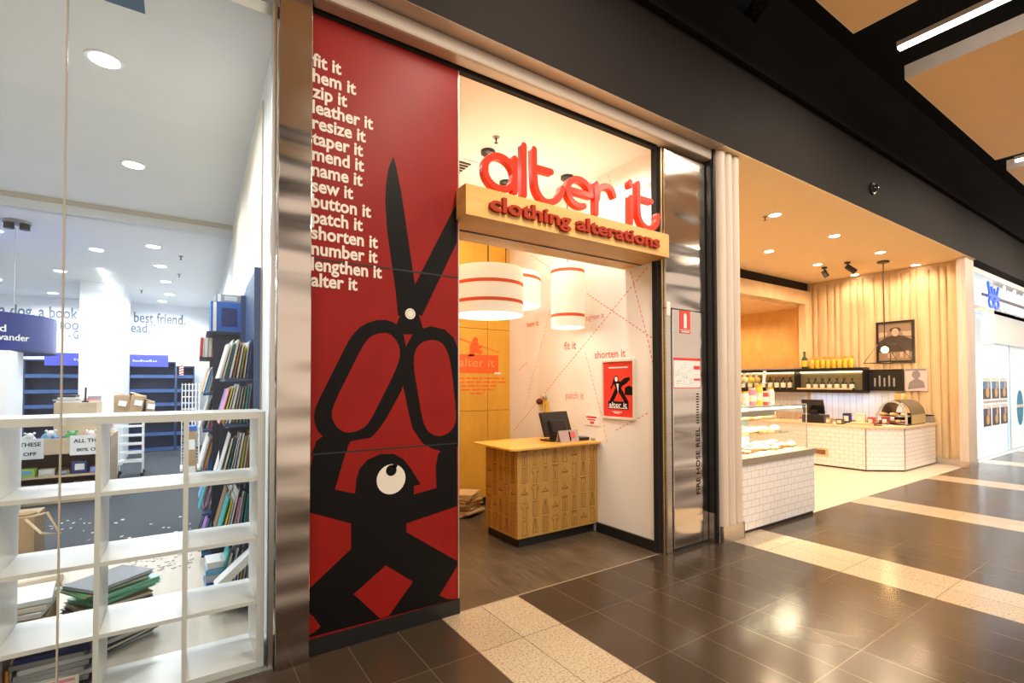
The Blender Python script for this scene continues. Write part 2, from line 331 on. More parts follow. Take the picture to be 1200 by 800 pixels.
WLOC = {}
def fin(name, g, m, smooth, bevel, origin):
    bmesh.ops.recalc_face_normals(g.bm, faces=g.bm.faces)
    me = bpy.data.meshes.new(name); bmesh.ops.translate(g.bm, verts=g.bm.verts, vec=-Vector(origin)); g.bm.to_mesh(me); g.bm.free()
    if smooth:
        me.polygons.foreach_set('use_smooth', [True] * len(me.polygons))
        try: me.set_sharp_from_angle(angle=math.radians(40))
        except Exception: pass
    for mm in (m if isinstance(m, (list, tuple)) else [m]): me.materials.append(M[mm] if isinstance(mm, str) else mm)
    o = bpy.data.objects.new(name, me); COL.objects.link(o)
    if bevel:
        md = o.modifiers.new('bevel', 'BEVEL'); md.width = bevel; md.segments = 2; md.limit_method = 'ANGLE'
    return o
def part(name, g, m, parent, smooth=False, bevel=0, label=None, stuff=False):
    o = fin(name, g, m, smooth, bevel, WLOC[parent.name]); o.parent = parent; WLOC[o.name] = WLOC[parent.name]
    if label: o['label'] = label
    if stuff: o['kind'] = 'stuff'
    return o
def root(name, label, cat, loc, group=None):
    o = bpy.data.objects.new(name, None); COL.objects.link(o); o.location = loc; o.empty_display_size = .1
    o['label'] = label; o['category'] = cat
    if group: o['group'] = group
    WLOC[o.name] = Vector(loc); return o
def single(name, g, m, label, cat, group=None, smooth=False, bevel=0, kind=None):
    vs = [v.co for v in g.bm.verts]; lo = [min(v[i] for v in vs) for i in range(3)]; hi = [max(v[i] for v in vs) for i in range(3)]
    org = ((lo[0] + hi[0]) / 2, (lo[1] + hi[1]) / 2, lo[2])
    o = fin(name, g, m, smooth, bevel, org); o.location = org; WLOC[o.name] = Vector(org)
    o['label'] = label; o['category'] = cat
    if group: o['group'] = group
    if kind: o['kind'] = kind
    return o
def struct(name, g, m, parent=None, smooth=False, bevel=0, label=None, cat=None):
    if parent: return part(name, g, m, parent, smooth, bevel)
    o = fin(name, g, m, smooth, bevel, (0, 0, 0)); o['kind'] = 'structure'; WLOC[o.name] = Vector((0, 0, 0))
    if label: o['label'] = label
    if cat: o['category'] = cat
    return o
def dup(o, loc, rz=0, label=None, scale=None):
    r = o.copy(); COL.objects.link(r); r.location = loc; r.rotation_euler = (0, 0, rz)
    if scale: r.scale = scale
    if label: r['label'] = label
    for c in o.children:
        d = c.copy(); COL.objects.link(d); d.parent = r
        for e in c.children:
            k = e.copy(); COL.objects.link(k); k.parent = d
    return r
def FY(Y): return lambda u, v, w: Vector((u, Y - w, v))          # front-facing plane, w towards the mall
def FX(X): return lambda u, v, w: Vector((X - w, u, v))          # wall facing -X, u = Y
def FX2(X): return lambda u, v, w: Vector((X + w, u, v))
def FZ(z): return lambda u, v, w: Vector((u, v, z + w))
def text_mesh(g, body, org, u, v, size=None, width=None, depth=.004, bold=0.0, align='LEFT', spacing=1.0, height=None):
    """adds built-in-font lettering to g: baseline starts at org, runs along u, up along v, raised along u x v"""
    cu = bpy.data.curves.new('lettering', 'FONT'); cu.body = body; cu.size = 1.0; cu.extrude = .5; cu.offset = bold; cu.resolution_u = 3
    cu.align_x = align; cu.space_character = spacing
    ob = bpy.data.objects.new('lettering', cu); me = bpy.data.meshes.new_from_object(ob)
    u, v, org = Vector(u), Vector(v), Vector(org); n = u.cross(v)
    xs = [p.co.x for p in me.vertices]; w = max(xs) - min(xs); x0 = min(xs) if align == 'LEFT' else 0
    sx = sy = size or 1
    if width: sx = width / w; sy = size or sx
    if height: sy = height
    idx = [g.bm.verts.new(org + u * ((p.co.x - x0) * sx) + v * (p.co.y * sy) + n * ((p.co.z + .5) * depth)) for p in me.vertices]
    for p in me.polygons: g.face([idx[i] for i in p.vertices])
    bpy.data.objects.remove(ob); bpy.data.curves.remove(cu); bpy.data.meshes.remove(me)
    return g
X1, Y1, Z1 = Vector((1, 0, 0)), Vector((0, 1, 0)), Vector((0, 0, 1))

# ================================================================== THE SETTING
FR = 3.1          # plane of the shop fronts
# mall floor: dark tiles, granite strips set into it
STRIPS = [(-1.66, -1.03), (1.50, 2.132), (4.66, 5.29), (7.49, 8.07), (10.35, 10.92), (13.3, 13.9), (16.2, 16.8)]
def slab(x0, x1, y0, y1, z=0): return G().box(x0, y0, z - .05, x1, y1, z)
g = G(); xs = -6.0
for a, b in STRIPS: g.box(xs, -7, -.05, a, FR - .006, 0); xs = b
g.box(xs, -7, -.05, 30, FR - .006, 0)
struct('floor_mall', g, 'mall_tile')
g = G()
for a, b in STRIPS: g.box(a, -7, -.05, b, FR - .006, 0)
struct('floor_granite', g, 'granite')
struct('floor_alterations', G().box(.6, FR + .006, -.05, 3.85, 6.0, 0), 'plank_floor')
struct('trim_threshold', G().box(.6, FR - .006, -.05, 3.80, FR + .006, .002), 'grout_brown')
struct('floor_cafe', G().box(4.85, 3.0, -.05, 12.7, 12, .004), 'cream_floor')
struct('floor_bookshop_front', G().box(-5.5, FR, -.05, .58, 5.75, 0), 'beige_floor')
struct('floor_bookshop', G().box(-5.5, 5.75, -.05, 1.2, 16, 0), 'carpet')
struct('floor_white_shop', G().box(12.75, 3.0, -.05, 22, 9, .004), 'white_gloss')
# charcoal bulkhead above all shop fronts
g = G().box(-6, 2.855, 3.97, 30, 3.05, 4.84).box(-6, 2.93, 4.84, 30, 3.05, 4.95).box(-6, 2.855, 4.95, 30, 3.05, 5.45)
struct('wall_bulkhead', g, 'charcoal')
struct('ceiling_void', G().box(-8, -8, 6.3, 30, 3.3, 6.4).box(-8, 3.05, 5.4, 30, 3.3, 6.4), 'void')
# soffit + header over the alteration shop (the roller track box)
struct('trim_soffit', G().box(.44, 2.856, 3.968, 4.52, 3.2, 3.985), 'cream_paint')
hdr = struct('trim_header', G().box(.645, 2.975, 3.862, 4.46, 3.094, 3.968), 'cream_paint', bevel=.018)
struct('trim_header_track', G().box(.645, 3.094, 3.838, 3.78, 3.112, 3.862).box(.645, 3.112, 3.85, 3.78, 3.16, 3.968), 'void')
# steel jamb left of the printed panel
struct('column_steel', G().box(.458, 3.046, 0, .638, 3.16, 3.97), 'steel', bevel=.004)
struct('trim_glazing_channel', G().box(.428, 3.085, 0, .452, 3.13, 3.97), 'aluminium')
struct('trim_window_sill', G().box(-6, 3.06, 0, .45, 3.11, .016), 'aluminium')
# walls of the alteration shop
struct('wall_alterations_right', G().box(3.78, FR + .06, 0, 3.84, 5.9, 3.9), 'white_wall')
g = G()
YB = 5.66
for x0, x1 in ((.6, 1.42), (1.426, 2.42), (2.426, 3.42), (3.426, 3.78)):
    for z0, z1 in ((.1, 1.24), (1.246, 2.325), (2.331, 3.9)): g.box(x0, YB, z0, x1, YB + .03, z1)
struct('wall_alterations_back', g.box(.6, YB + .02, 0, 3.84, YB + .08, 3.9), 'ply', bevel=.001)
struct('wall_alterations_left', G().box(.60, FR + .06, 0, .645, YB, 3.9), 'ply')
struct('baseboard_right', G().box(3.755, FR + .05, 0, 3.78, 3.95, .10), 'black')
struct('baseboard_back', G().box(.65, YB - .015, 0, 3.78, YB, .10), 'black')
struct('ceiling_alterations', G().box(.5, FR + .06, 3.85, 3.84, 6, 3.92), 'warm_ceiling')
# right door frame of the alteration shop: black channel + brass edge
struct('trim_door_channel', G().box(3.745, 3.095, 0, 3.782, 3.155, 3.86), 'void')
struct('trim_brass_edge', G().box(3.783, 3.07, 0, 3.80, 3.10, 3.86), 'brass')

# ---- fire hose reel cabinet
t = root('fire_hose_cabinet', 'tall brushed steel fire hose reel cupboard between the white wall and the timber battens', 'cupboard', (4.1, 3.06, 0))
part('cabinet_body', G().box(3.80, 3.075, 0, 4.44, 3.2, 3.86), 'steel', t)
dr = part('door', G().box(3.90, 3.045, .03, 4.43, 3.074, 2.31), 'steel', t, bevel=.004)
part('upper_panel', G().box(3.81, 3.046, 2.315, 4.43, 3.074, 3.83), 'steel', t, bevel=.004)
part('side_strip', G().box(3.81, 3.046, 0, 3.882, 3.074, 2.31), 'steel_plain', t, bevel=.004)
part('plinth', G().box(3.884, 3.052, 0, 4.44, 3.074, .028), 'black_metal', t)
part('pull_edge', G().tube([(3.895, 3.04, .05), (3.895, 3.04, 2.29)], .005, 6), 'chrome', dr)
g = G(); text_mesh(g, 'FIRE HOSE REEL', (4.305, 3.0445, .50), Z1, -X1, size=.085, width=.66, depth=.001, bold=.012)
part('lettering', g, 'ink_black', dr)
g = G()
for k in range(12): g.box(4.258, 3.0435, 1.20 + k * .026, 4.298, 3.0445, 1.212 + k * .026)
part('small_lettering', g, 'ink_black', dr)
struct('column_black', G().box(4.445, 2.985, .30, 4.49, 3.2, 3.97).box(4.462, 2.96, 0, 4.49, 2.99, 3.97), 'black')
struct('trim_steel_skirting', G().box(4.44, 2.985, 0, 4.463, 3.2, .30), 'steel_plain')
# signs on the cabinet
F = FY(3.0445)
t = root('hose_reel_sign', 'small red fire equipment sign with a white bar, high on the steel cupboard', 'sign', (4.09, 3.0445, 2.07))
part('board', G().box(4.012, 3.041, 2.085, 4.168, 3.0445, 2.305), 'poster_red', t)
part('symbol', G().prism([(4.068, 2.135), (4.112, 2.135), (4.112, 2.25), (4.105, 2.275), (4.09, 2.283), (4.075, 2.275), (4.068, 2.25)], FY(3.041), 0, .001), 'paper', t)
part('border', G().box(4.012, 3.0405, 2.115, 4.168, 3.041, 2.12).box(4.03, 3.0405, 2.095, 4.15, 3.041, 2.105), 'paper', t)
t = root('evacuation_map', 'white evacuation plan with red border on the steel cupboard door', 'sign', (4.12, 3.0445, 1.55))
part('board', G().box(3.905, 3.041, 1.55, 4.325, 3.0445, 1.845), 'paper', t)
g = G().box(3.905, 3.0403, 1.82, 4.325, 3.041, 1.845).box(3.905, 3.0403, 1.55, 4.325, 3.041, 1.558).box(3.905, 3.0403, 1.55, 3.911, 3.041, 1.845).box(4.319, 3.0403, 1.55, 4.325, 3.041, 1.845)
g.box(4.215, 3.0403, 1.735, 4.315, 3.041, 1.77).box(4.215, 3.0403, 1.625, 4.315, 3.041, 1.645)
part('border', g, 'poster_red', t)
g = G()
for k in range(26):
    x = 3.93 + random.random() * .24; z = 1.575 + random.random() * .2
    if k % 2: g.box(x, 3.0403, z, x + .05, 3.041, z + .003)
    else: g.box(x, 3.0403, z, x + .003, 3.041, z + .045)
part('plan_lines', g, C('plan_blue', (.35, .50, .62)), t)
t = root('switch_plate', 'small white switch plate on the steel strip above the cupboard', 'switch', (3.83, 3.046, 2.24))
part('plate', G().box(3.812, 3.038, 2.24, 3.868, 3.0455, 2.375), 'white_gloss', t, bevel=.003)
part('rocker', G().box(3.83, 3.034, 2.285, 3.85, 3.038, 2.33), 'paper', t, bevel=.002)

# ---- timber batten pillar at the cafe corner
t = root('batten_pillar', 'pillar clad in three pale rounded timber battens beside the steel cupboard', 'pillar', (4.67, 2.95, 0)); t['kind'] = 'structure'
part('core', G().box(4.495, 2.955, 0, 4.85, 3.3, 3.968), 'pale_pine', t)
for k in range(3):
    cx = 4.556 + k * .122; prof = [(cx + .058 * math.cos(a), 2.955 + -.045 * math.sin(a)) for a in [PI * i / 10 for i in range(11)]]
    part('batten', G().prism(prof, lambda u, v, w: Vector((u, v, w)), .17, 3.95), 'pale_pine', t, smooth=True)
part('steel_base', G().box(4.494, 2.915, 0, 4.86, 2.955, .17).box(4.85, 2.915, 0, 4.862, 3.3, .17), 'steel_plain', t)

# ================================================================== PRINTED RED PANEL (mural)
t = root('printed_panel', 'tall red printed panel with black scissors and figure beside the shop entrance', 'panel', (1.13, FR, 0))
b0 = part('board', G().box(.643, FR, .10, 1.632, FR + .04, 1.181), 'red', t)
b1 = part('board', G().box(.643, FR, 1.187, 1.632, FR + .04, 2.345), 'red', t)
b2 = part('board', G().box(.643, FR, 2.355, 1.632, FR + .04, 3.846), 'red', t)
part('backing', G().box(.643, FR + .04, 0, 1.632, FR + .055, 3.846), 'black', t)
part('edge_trim', G().box(1.632, FR + .002, 0, 1.642, FR + .055, 3.846), 'aluminium', t)
part('skirting', G().box(.64, FR - .012, 0, 1.64, FR + .04, .10), 'black', t)
F = FY(FR)
def PX(pts, ox, oy, s): return [on_y(ox + a / s, oy + b / s, FR) for a, b in pts]
def poly(g, pts, ox, oy, s, w0, w1):
    P = [(max(.644, min(1.6315, p.x)), max(.101, p.z)) for p in PX(pts, ox, oy, s)]
    g.prism(P, F, w0, w1)
def chaikin(pts, n=2):
    for _ in range(n):
        q = []
        for i in range(len(pts)):
            a, b = pts[i], pts[(i + 1) % len(pts)]
            q += [(.75 * a[0] + .25 * b[0], .75 * a[1] + .25 * b[1]), (.25 * a[0] + .75 * b[0], .25 * a[1] + .75 * b[1])]
        pts = q
    return pts
g = G()   # scissors
A = (440, 170, 5); Bc = (355, 320, 3.636); Dc = (355, 510, 3.2)
poly(g, [(105, 65), (75, 140), (62, 230), (58, 330), (68, 500), (85, 620), (105, 760), (118, 850), (133, 1000), (240, 1000), (232, 815), (222, 760), (205, 640), (180, 470), (150, 270), (120, 120)], *A, 0, .0008)
poly(g, [(475, 340), (240, 800), (232, 815), (190, 960), (272, 1000), (385, 765), (478, 568)], *A, 0, .0009)
poly(g, [(405, 110), (418, 170), (400, 215), (395, 260), (520, 260), (508, 225), (495, 180), (510, 170), (480, 60)], *Bc, 0, .001)
OUT1 = [(335, 193), (405, 215), (440, 290), (436, 390), (430, 480), (390, 555), (340, 645), (290, 702), (230, 737), (180, 742), (85, 697), (58, 665), (45, 608), (58, 560), (108, 460), (163, 350), (205, 268), (255, 218)]
poly(g, chaikin(OUT1, 1), *Bc, 0, .0011)
OUT2 = [(475, 245), (545, 226), (605, 240), (642, 275), (664, 320), (672, 500), (672, 735), (600, 754), (558, 752), (508, 722), (468, 662), (452, 600), (425, 470), (430, 330)]
poly(g, OUT2, *Bc, 0, .0012)
part('scissors_print', g, 'ink_black', t)
g = G()
H1 = [(340, 252), (290, 266), (255, 308), (200, 418), (140, 538), (119, 600), (133, 642), (165, 674), (200, 680), (247, 667), (282, 637), (332, 540), (392, 420), (413, 360), (413, 318), (396, 283), (372, 259)]
H2 = [(545, 282), (500, 297), (475, 333), (471, 400), (488, 500), (508, 622), (529, 672), (560, 692), (592, 694), (627, 677), (650, 640), (652, 590), (642, 490), (627, 368), (606, 312), (580, 289)]
poly(g, chaikin(H1, 1), *Bc, .0012, .0018); poly(g, chaikin(H2, 1), *Bc, .0012, .0018)
part('handle_opening_print', g, 'red', t)
c = PX([(457, 173)], *Bc)[0]
g = G().disc((c.x, c.z), .036, F, .0012, .0022); part('pivot_print', g, 'ink_white', t)
g = G()
g2 = G()
g2.strip([(c.x + .024 * math.cos(a), c.z + .024 * math.sin(a)) for a in [2 * PI * i / 20 for i in range(20)]], .003, F, .0022, .0026, closed=True)
part('pivot_ring_print', g2, C('pale_brown_ink', (.45, .36, .26)), t)
# figure below the handles
g = G()
poly(g, [(14, 140), (50, 20), (95, -10), (172, 20), (165, 45), (145, 115), (300, 60), (500, 110), (508, 60), (520, 30), (578, 40), (580, 612), (14, 760)], *Dc, 0, .001)
part('figure_print', g, 'ink_black', t)
g = G()
poly(g, [(166, 44), (120, 203), (195, 218), (200, 165), (212, 125), (240, 92), (290, 70), (340, 69), (375, 88), (402, 120), (441, 183), (416, 190), (416, 221), (500, 197), (497, 95), (503, 74), (516, 60), (430, 30), (380, 0), (300, 0), (180, 22)], *Dc, .001, .0016)
poly(g, [(14, 290), (180, 330), (180, 425), (14, 578)], *Dc, .001, .0016)
poly(g, [(388, 330), (578, 265), (578, 470), (388, 362)], *Dc, .001, .0016)
poly(g, [(310, 487), (412, 548), (322, 676), (290, 686), (190, 595)], *Dc, .001, .0016)
poly(g, [(578, 490), (512, 600), (545, 614), (578, 612)], *Dc, .001, .0016)
poly(g, [(14, 665), (40, 680), (66, 716), (42, 738), (14, 752)], *Dc, .001, .0016)
part('red_ground_print', g, 'red', t)
c = PX([(331, 164)], *Dc)[0]; e = PX([(387, 164)], *Dc)[0]; re = (PX([(331, 108)], *Dc)[0].z - PX([(331, 220)], *Dc)[0].z) / 2
g = G().disc((c.x, c.z), re, F, .001, .0018, seg=40); part('eye_print', g, 'ink_white', t)
p = PX([(331, 131)], *Dc)[0]; g = G().disc((p.x, p.z), re * .37, F, .0018, .0024).disc((p.x + .025, p.z + re * .30), re * .17, F, .0018, .0024); part('pupil_print', g, 'ink_black', t)
g = G()   # the black figure continues over the handle joints
poly(g, [(45, 40), (30, 75), (110, 75), (165, 60), (168, 40), (80, -5)], *Dc, .001, .0019)
part('hand_print', g, 'ink_black', t)
g = G().box(.643, FR - .0021, 1.178, 1.632, FR + .01, 1.187).box(.643, FR - .0021, 2.345, 1.632, FR + .01, 2.355)
part('board_joint', g, 'black', t)
words = ['fit it', 'hem it', 'zip it', 'leather it', 'resize it', 'taper it', 'mend it', 'name it', 'sew it', 'button it', 'patch it', 'shorten it', 'number it', 'lengthen it', 'alter it']
z0 = on_y(364.4, 76, FR).z; z1 = on_y(362, 334.4, FR).z
xl = on_y(363.5, 80, FR).x + .013; xr = on_y(446.5, 321, FR).x
g = G(); cu = bpy.data.curves.new('measure', 'FONT'); cu.body = 'lengthen it'; ob = bpy.data.objects.new('measure', cu); me = bpy.data.meshes.new_from_object(ob)
wx = max(v.co.x for v in me.vertices) - min(v.co.x for v in me.vertices); bpy.data.objects.remove(ob); bpy.data.meshes.remove(me); bpy.data.curves.remove(cu)
SZ = (xr - xl) / wx
for i, wd in enumerate(words):
    text_mesh(g, wd, (xl, FR - .0005, z0 + (z1 - z0) * i / 14), X1, Z1, size=SZ, height=.112, depth=.002, bold=.026)
part('lettering', g, 'ink_white', t)

# ================================================================== HANGING SIGN
t = root('shop_sign', 'timber box sign with raised red letters over the shop entrance', 'sign', (2.69, 3.2, 2.762))
part('sign_box', G().box(1.618, 2.96, 2.762, 3.756, 3.29, 2.977), 'ply_sign', t, bevel=.002)
part('track_strip', G().box(1.64, 3.291, 2.756, 3.756, 3.309, 2.977), 'black', t)
part('rear_box', G().box(1.64, 3.31, 2.762, 3.756, 3.53, 2.977), 'ply_sign', t)
g = G(); text_mesh(g, 'clothing alterations', (1.797, 2.96, 2.822), X1, Z1, width=1.80, height=.150, depth=.028, bold=.028)
part('tagline_lettering', g, 'brick_red', t, bevel=.002)
YL = 2.985
def S(pts): return [(p.x, p.z) for p in (on_y(a, b, YL) for a, b in pts)]
FL = lambda u, v, w: Vector((u, YL + w, v))
def smoothpath(pts, n=3):
    for _ in range(n):
        q = [pts[0]]
        for a, b in zip(pts, pts[1:]): q += [(.75 * a[0] + .25 * b[0], .75 * a[1] + .25 * b[1]), (.25 * a[0] + .75 * b[0], .25 * a[1] + .75 * b[1])]
        pts = q + [pts[-1]]
    return pts
TH, DP = .05, .055
LET = {}
ring = lambda c, rx, rz, a0, a1, n=26: [(c[0] + rx * math.cos(a0 + (a1 - a0) * i / n), c[1] + rz * math.sin(a0 + (a1 - a0) * i / n)) for i in range(n + 1)]
a_c = S([(585.6, 200.6)])[0]
L0 = S([(569, 198.2)])[0][0]; L1 = S([(603.8, 205)])[0][0]; rx = (L1 - L0) / 2; cx = (L0 + L1) / 2
st = S([(603.8, 185.5), (603.8, 224)])
zc = 3.13; rz = .118
def letter(name, strokes):
    g = G()
    for i, s_ in enumerate(strokes): g.strip(s_, TH, FL, -.0006 * i, DP + .0006 * i, cap=6)
    part('letter_' + name, g, 'sign_red', t, bevel=.004)
letter('a', [ring((cx, zc), rx, rz, .15, 2 * PI - .15, 36), st])
letter('l', [S([(614.4, 170), (614.8, 228)])])
letter('t', [smoothpath(S([(626.4, 174.5), (627, 205), (628.5, 222), (638, 237), (651, 236.5), (658.5, 228), (660, 220.5)])), S([(628.5, 196), (646.5, 201)])])
e0 = S([(667, 225), (694.5, 232.3)])
ec = S([(680, 225.5)])[0]; erx = (S([(694, 224)])[0][0] - S([(666.5, 222)])[0][0]) / 2
letter('e', [ring((ec[0], ec[1]), erx, .108, .05, PI * 1.62, 30), [(ec[0] - erx, ec[1] + .002), (ec[0] + erx, ec[1] + .002)]])
letter('r', [S([(699.4, 215), (699.4, 250)]), smoothpath(S([(700.5, 233), (702, 221), (709, 217.5), (717, 219.5), (720.5, 229)]))])
letter('i', [S([(740, 231), (740, 261)]), S([(739.3, 213), (739.3, 217)])])
letter('t', [smoothpath(S([(748.5, 214.5), (748.6, 240), (749.5, 257), (758, 267.5), (766.5, 267.5), (771.5, 261), (772, 252.5)])), S([(750, 232), (764, 236)])])

# ================================================================== ALTERATION SHOP INTERIOR
# wall prints
F = FX(3.7795)
g = G()
def dash(g, pts, n, fnp, wd=.008, solid=False):
    P = [on_x(a, b, 3.78) for a, b in pts]; Q = [(p.y, p.z) for p in P]
    ln = sum((Vector(b) - Vector(a)).length for a, b in zip(Q, Q[1:])); k = max(1, int(ln / (.052)))
    def at(s):
        d = s * ln
        for a, b in zip(Q, Q[1:]):
            l = (Vector(b) - Vector(a)).length
            if d <= l + 1e-6: return Vector(a) + (Vector(b) - Vector(a)) * (d / l)
            d -= l
        return Vector(Q[-1])
    if solid: g.strip([tuple(at(0)), tuple(at(1))], wd, fnp, 0, .001, cap=2); return
    for i in range(k): a = at(i / k); b = at((i + .55) / k); g.strip([tuple(a), tuple(b)], wd, fnp, 0, .001, cap=2)
for L in ([(687.5, 343.7), (766, 397)], [(739, 318), (758, 393), (768.6, 441)], [(759, 313), (602, 505)], [(759, 484), (720, 505)]): dash(g, L, 0, F)
LBL = 'faded' 
g_f = G()
for L in ([(686, 413), (704, 482), (712, 520)], [(645, 363), (614, 480)], [(713, 205), (725, 258)]): dash(g_f, L, 0, F, .007)
dash(g_f, [(622, 299), (647, 315)], 0, F, .006, True); dash(g_f, [(608, 434), (617, 424)], 0, F, .008, True)
t = root('wall_lettering', 'red words and dashed stitch lines printed across the white side wall', 'wall graphic', (3.78, 4.3, 1.0))
part('stitch_lines', g, 'wall_red', t); part('faded_stitch_lines', g_f, 'sheer_red', t)
U = -Y1
g = G(); g_f = G()
for wd, y0, y1, zb, h, gg in (('shorten it', 3.982, 3.532, 1.872, .115, g), ('fit it', 4.50, 4.285, 1.998, .13, g), ('hem it', 5.25, 5.0, 2.338, .10, g),
                              ('patch it', 4.475, 4.164, 1.424, .11, g_f), ('tighten it', 4.12, 3.833, 2.305, .085, g_f), ('mend it', 3.44, 3.172, 3.50, .10, g_f)):
    text_mesh(gg, wd, (3.7795, y0, zb), U, Z1, width=abs(y1 - y0), height=h, depth=.001, bold=.01)
part('lettering', g, 'wall_red', t); part('faded_lettering', g_f, 'sheer_red', t)
# poster
def poster_figure(g, F, y0, z0, s):
    """man in a suit holding a coat hanger, drawn as flat shapes; y runs away, so -y is to the viewer's right"""
    def q(pts): return [(y0 - a * s, z0 + b * s) for a, b in pts]
    return q
t = root('framed_poster', 'red framed poster of a striding suited figure on the white side wall', 'poster', (3.78, 3.63, 1.225))
part('frame', G().box(3.755, 3.395, 1.228, 3.7795, 3.42, 1.848).box(3.755, 3.838, 1.228, 3.7795, 3.863, 1.848).box(3.755, 3.42, 1.228, 3.7795, 3.838, 1.253).box(3.755, 3.42, 1.823, 3.7795, 3.838, 1.848), C('frame_cream', (.78, .72, .63), .35), t, bevel=.003)
part('print', G().box(3.772, 3.42, 1.253, 3.778, 3.838, 1.823), 'poster_red', t)
F = FX(3.772)
def Q(pts): return [(3.838 - a * .418, 1.253 + b * .57) for a, b in pts]
g = G()
g.prism(Q([(.20, .28), (.42, .53), (.35, .60), (.27, .50), (.24, .52), (.36, .70), (.44, .66), (.58, .64), (.70, .70), (.86, .72), (.90, .68), (.76, .60), (.64, .56), (.60, .52), (.84, .28), (.70, .28), (.50, .46), (.34, .28)]), F, 0, .001)
g.prism(Q([(.16, .14), (.84, .14), (.84, .28), (.16, .28)]), F, 0, .001)
g.prism(Q([(.72, .40), (.98, .40), (.99, .53), (.86, .57), (.72, .53)]), F, 0, .0012)
g.disc((3.838 - .44 * .418, 1.253 + .69 * .57), .030, F, 0, .0012, sy=1.15)
part('figure_print', g, 'ink_black', t)
g = G().disc((3.838 - .44 * .418, 1.253 + .685 * .57), .02, F, .0012, .002, sy=1.3)
g.prism(Q([(.44, .60), (.52, .60), (.50, .44)]), F, .001, .002)
text_mesh(g, 'alter it', (3.7705, 3.838 - .19 * .418, 1.253 + .175 * .57), U, Z1, width=.25, height=.075, depth=.001, bold=.01)
for k, (a, b, z) in enumerate(((.18, .82, .885), (.18, .8, .155), (.3, .62, .085), (.36, .56, .06))): g.box(3.770, 3.838 - b * .418, 1.253 + z * .57, 3.7715, 3.838 - a * .418, 1.253 + (z + (.022 if k == 0 else .012)) * .57)
part('white_print', g, 'paper', t)
t = root('wall_notice', 'small white notice with red lines on the wall behind the counter', 'notice', (3.78, 4.02, 1.139))
part('sheet', G().box(3.770, 3.908, 1.139, 3.7795, 4.124, 1.248), C('notice_card', (.88, .84, .80), .4), t, bevel=.002)
part('print', G().box(3.7693, 3.95, 1.218, 3.770, 4.11, 1.238).box(3.7693, 3.97, 1.192, 3.770, 4.09, 1.206).box(3.7693, 3.99, 1.155, 3.770, 4.05, 1.180), 'poster_red', t)
# red sticker on the amber back wall
F = FY(YB - .0005)
t = root('wall_sticker', 'orange red shop sticker with a seated figure on the amber back wall', 'wall graphic', (3.3, YB, 1.45))
g = G().prism([(2.80, 1.738), (3.592, 1.738), (3.592, 1.982), (2.80, 1.982)], F, 0, .001)
part('block_print', g, 'decal_red', t)
def D(pts): return [(p.x, p.z) for p in (on_y(530 + a / 8, 370 + b / 8, YB) for a, b in pts)]
g = G().prism(D([(150, 378), (165, 330), (160, 285), (185, 245), (195, 205), (220, 198), (240, 215), (238, 250), (250, 275), (285, 280), (275, 300), (250, 310), (262, 325), (285, 320), (272, 362), (250, 355), (215, 345), (205, 378)]), F, 0, .001)
g.strip(D([(0, 190), (180, 255)]), .016, F, 0, .0012); g.strip(D([(270, 285), (440, 345)]), .010, F, 0, .0012)
part('figure_print', g, 'decal_red', t)
g = G(); text_mesh(g, 'alter it', (2.99, YB - .0015, 1.825), X1, Z1, width=.54, height=.16, depth=.001)
part('logo_print', g, C('amber_ink', (.86, .36, .10)), t)
g = G()
for zz, xa, xb in ((1.672, 2.85, 3.69), (1.622, 2.85, 3.71), (1.572, 2.85, 3.58), (1.522, 3.02, 3.53), (1.472, 3.16, 3.36)):
    x = xa
    while x < xb: w = .05 + random.random() * .09; g.box(x, YB - .0015, zz - .011, min(x + w, xb), YB - .0005, zz + .008); x += w + .02
part('text_lines', g, 'decal_red', t)
part('white_flash', G().box(3.53, YB - .002, 1.728, 3.63, YB - .0016, 1.752), 'paper', t)

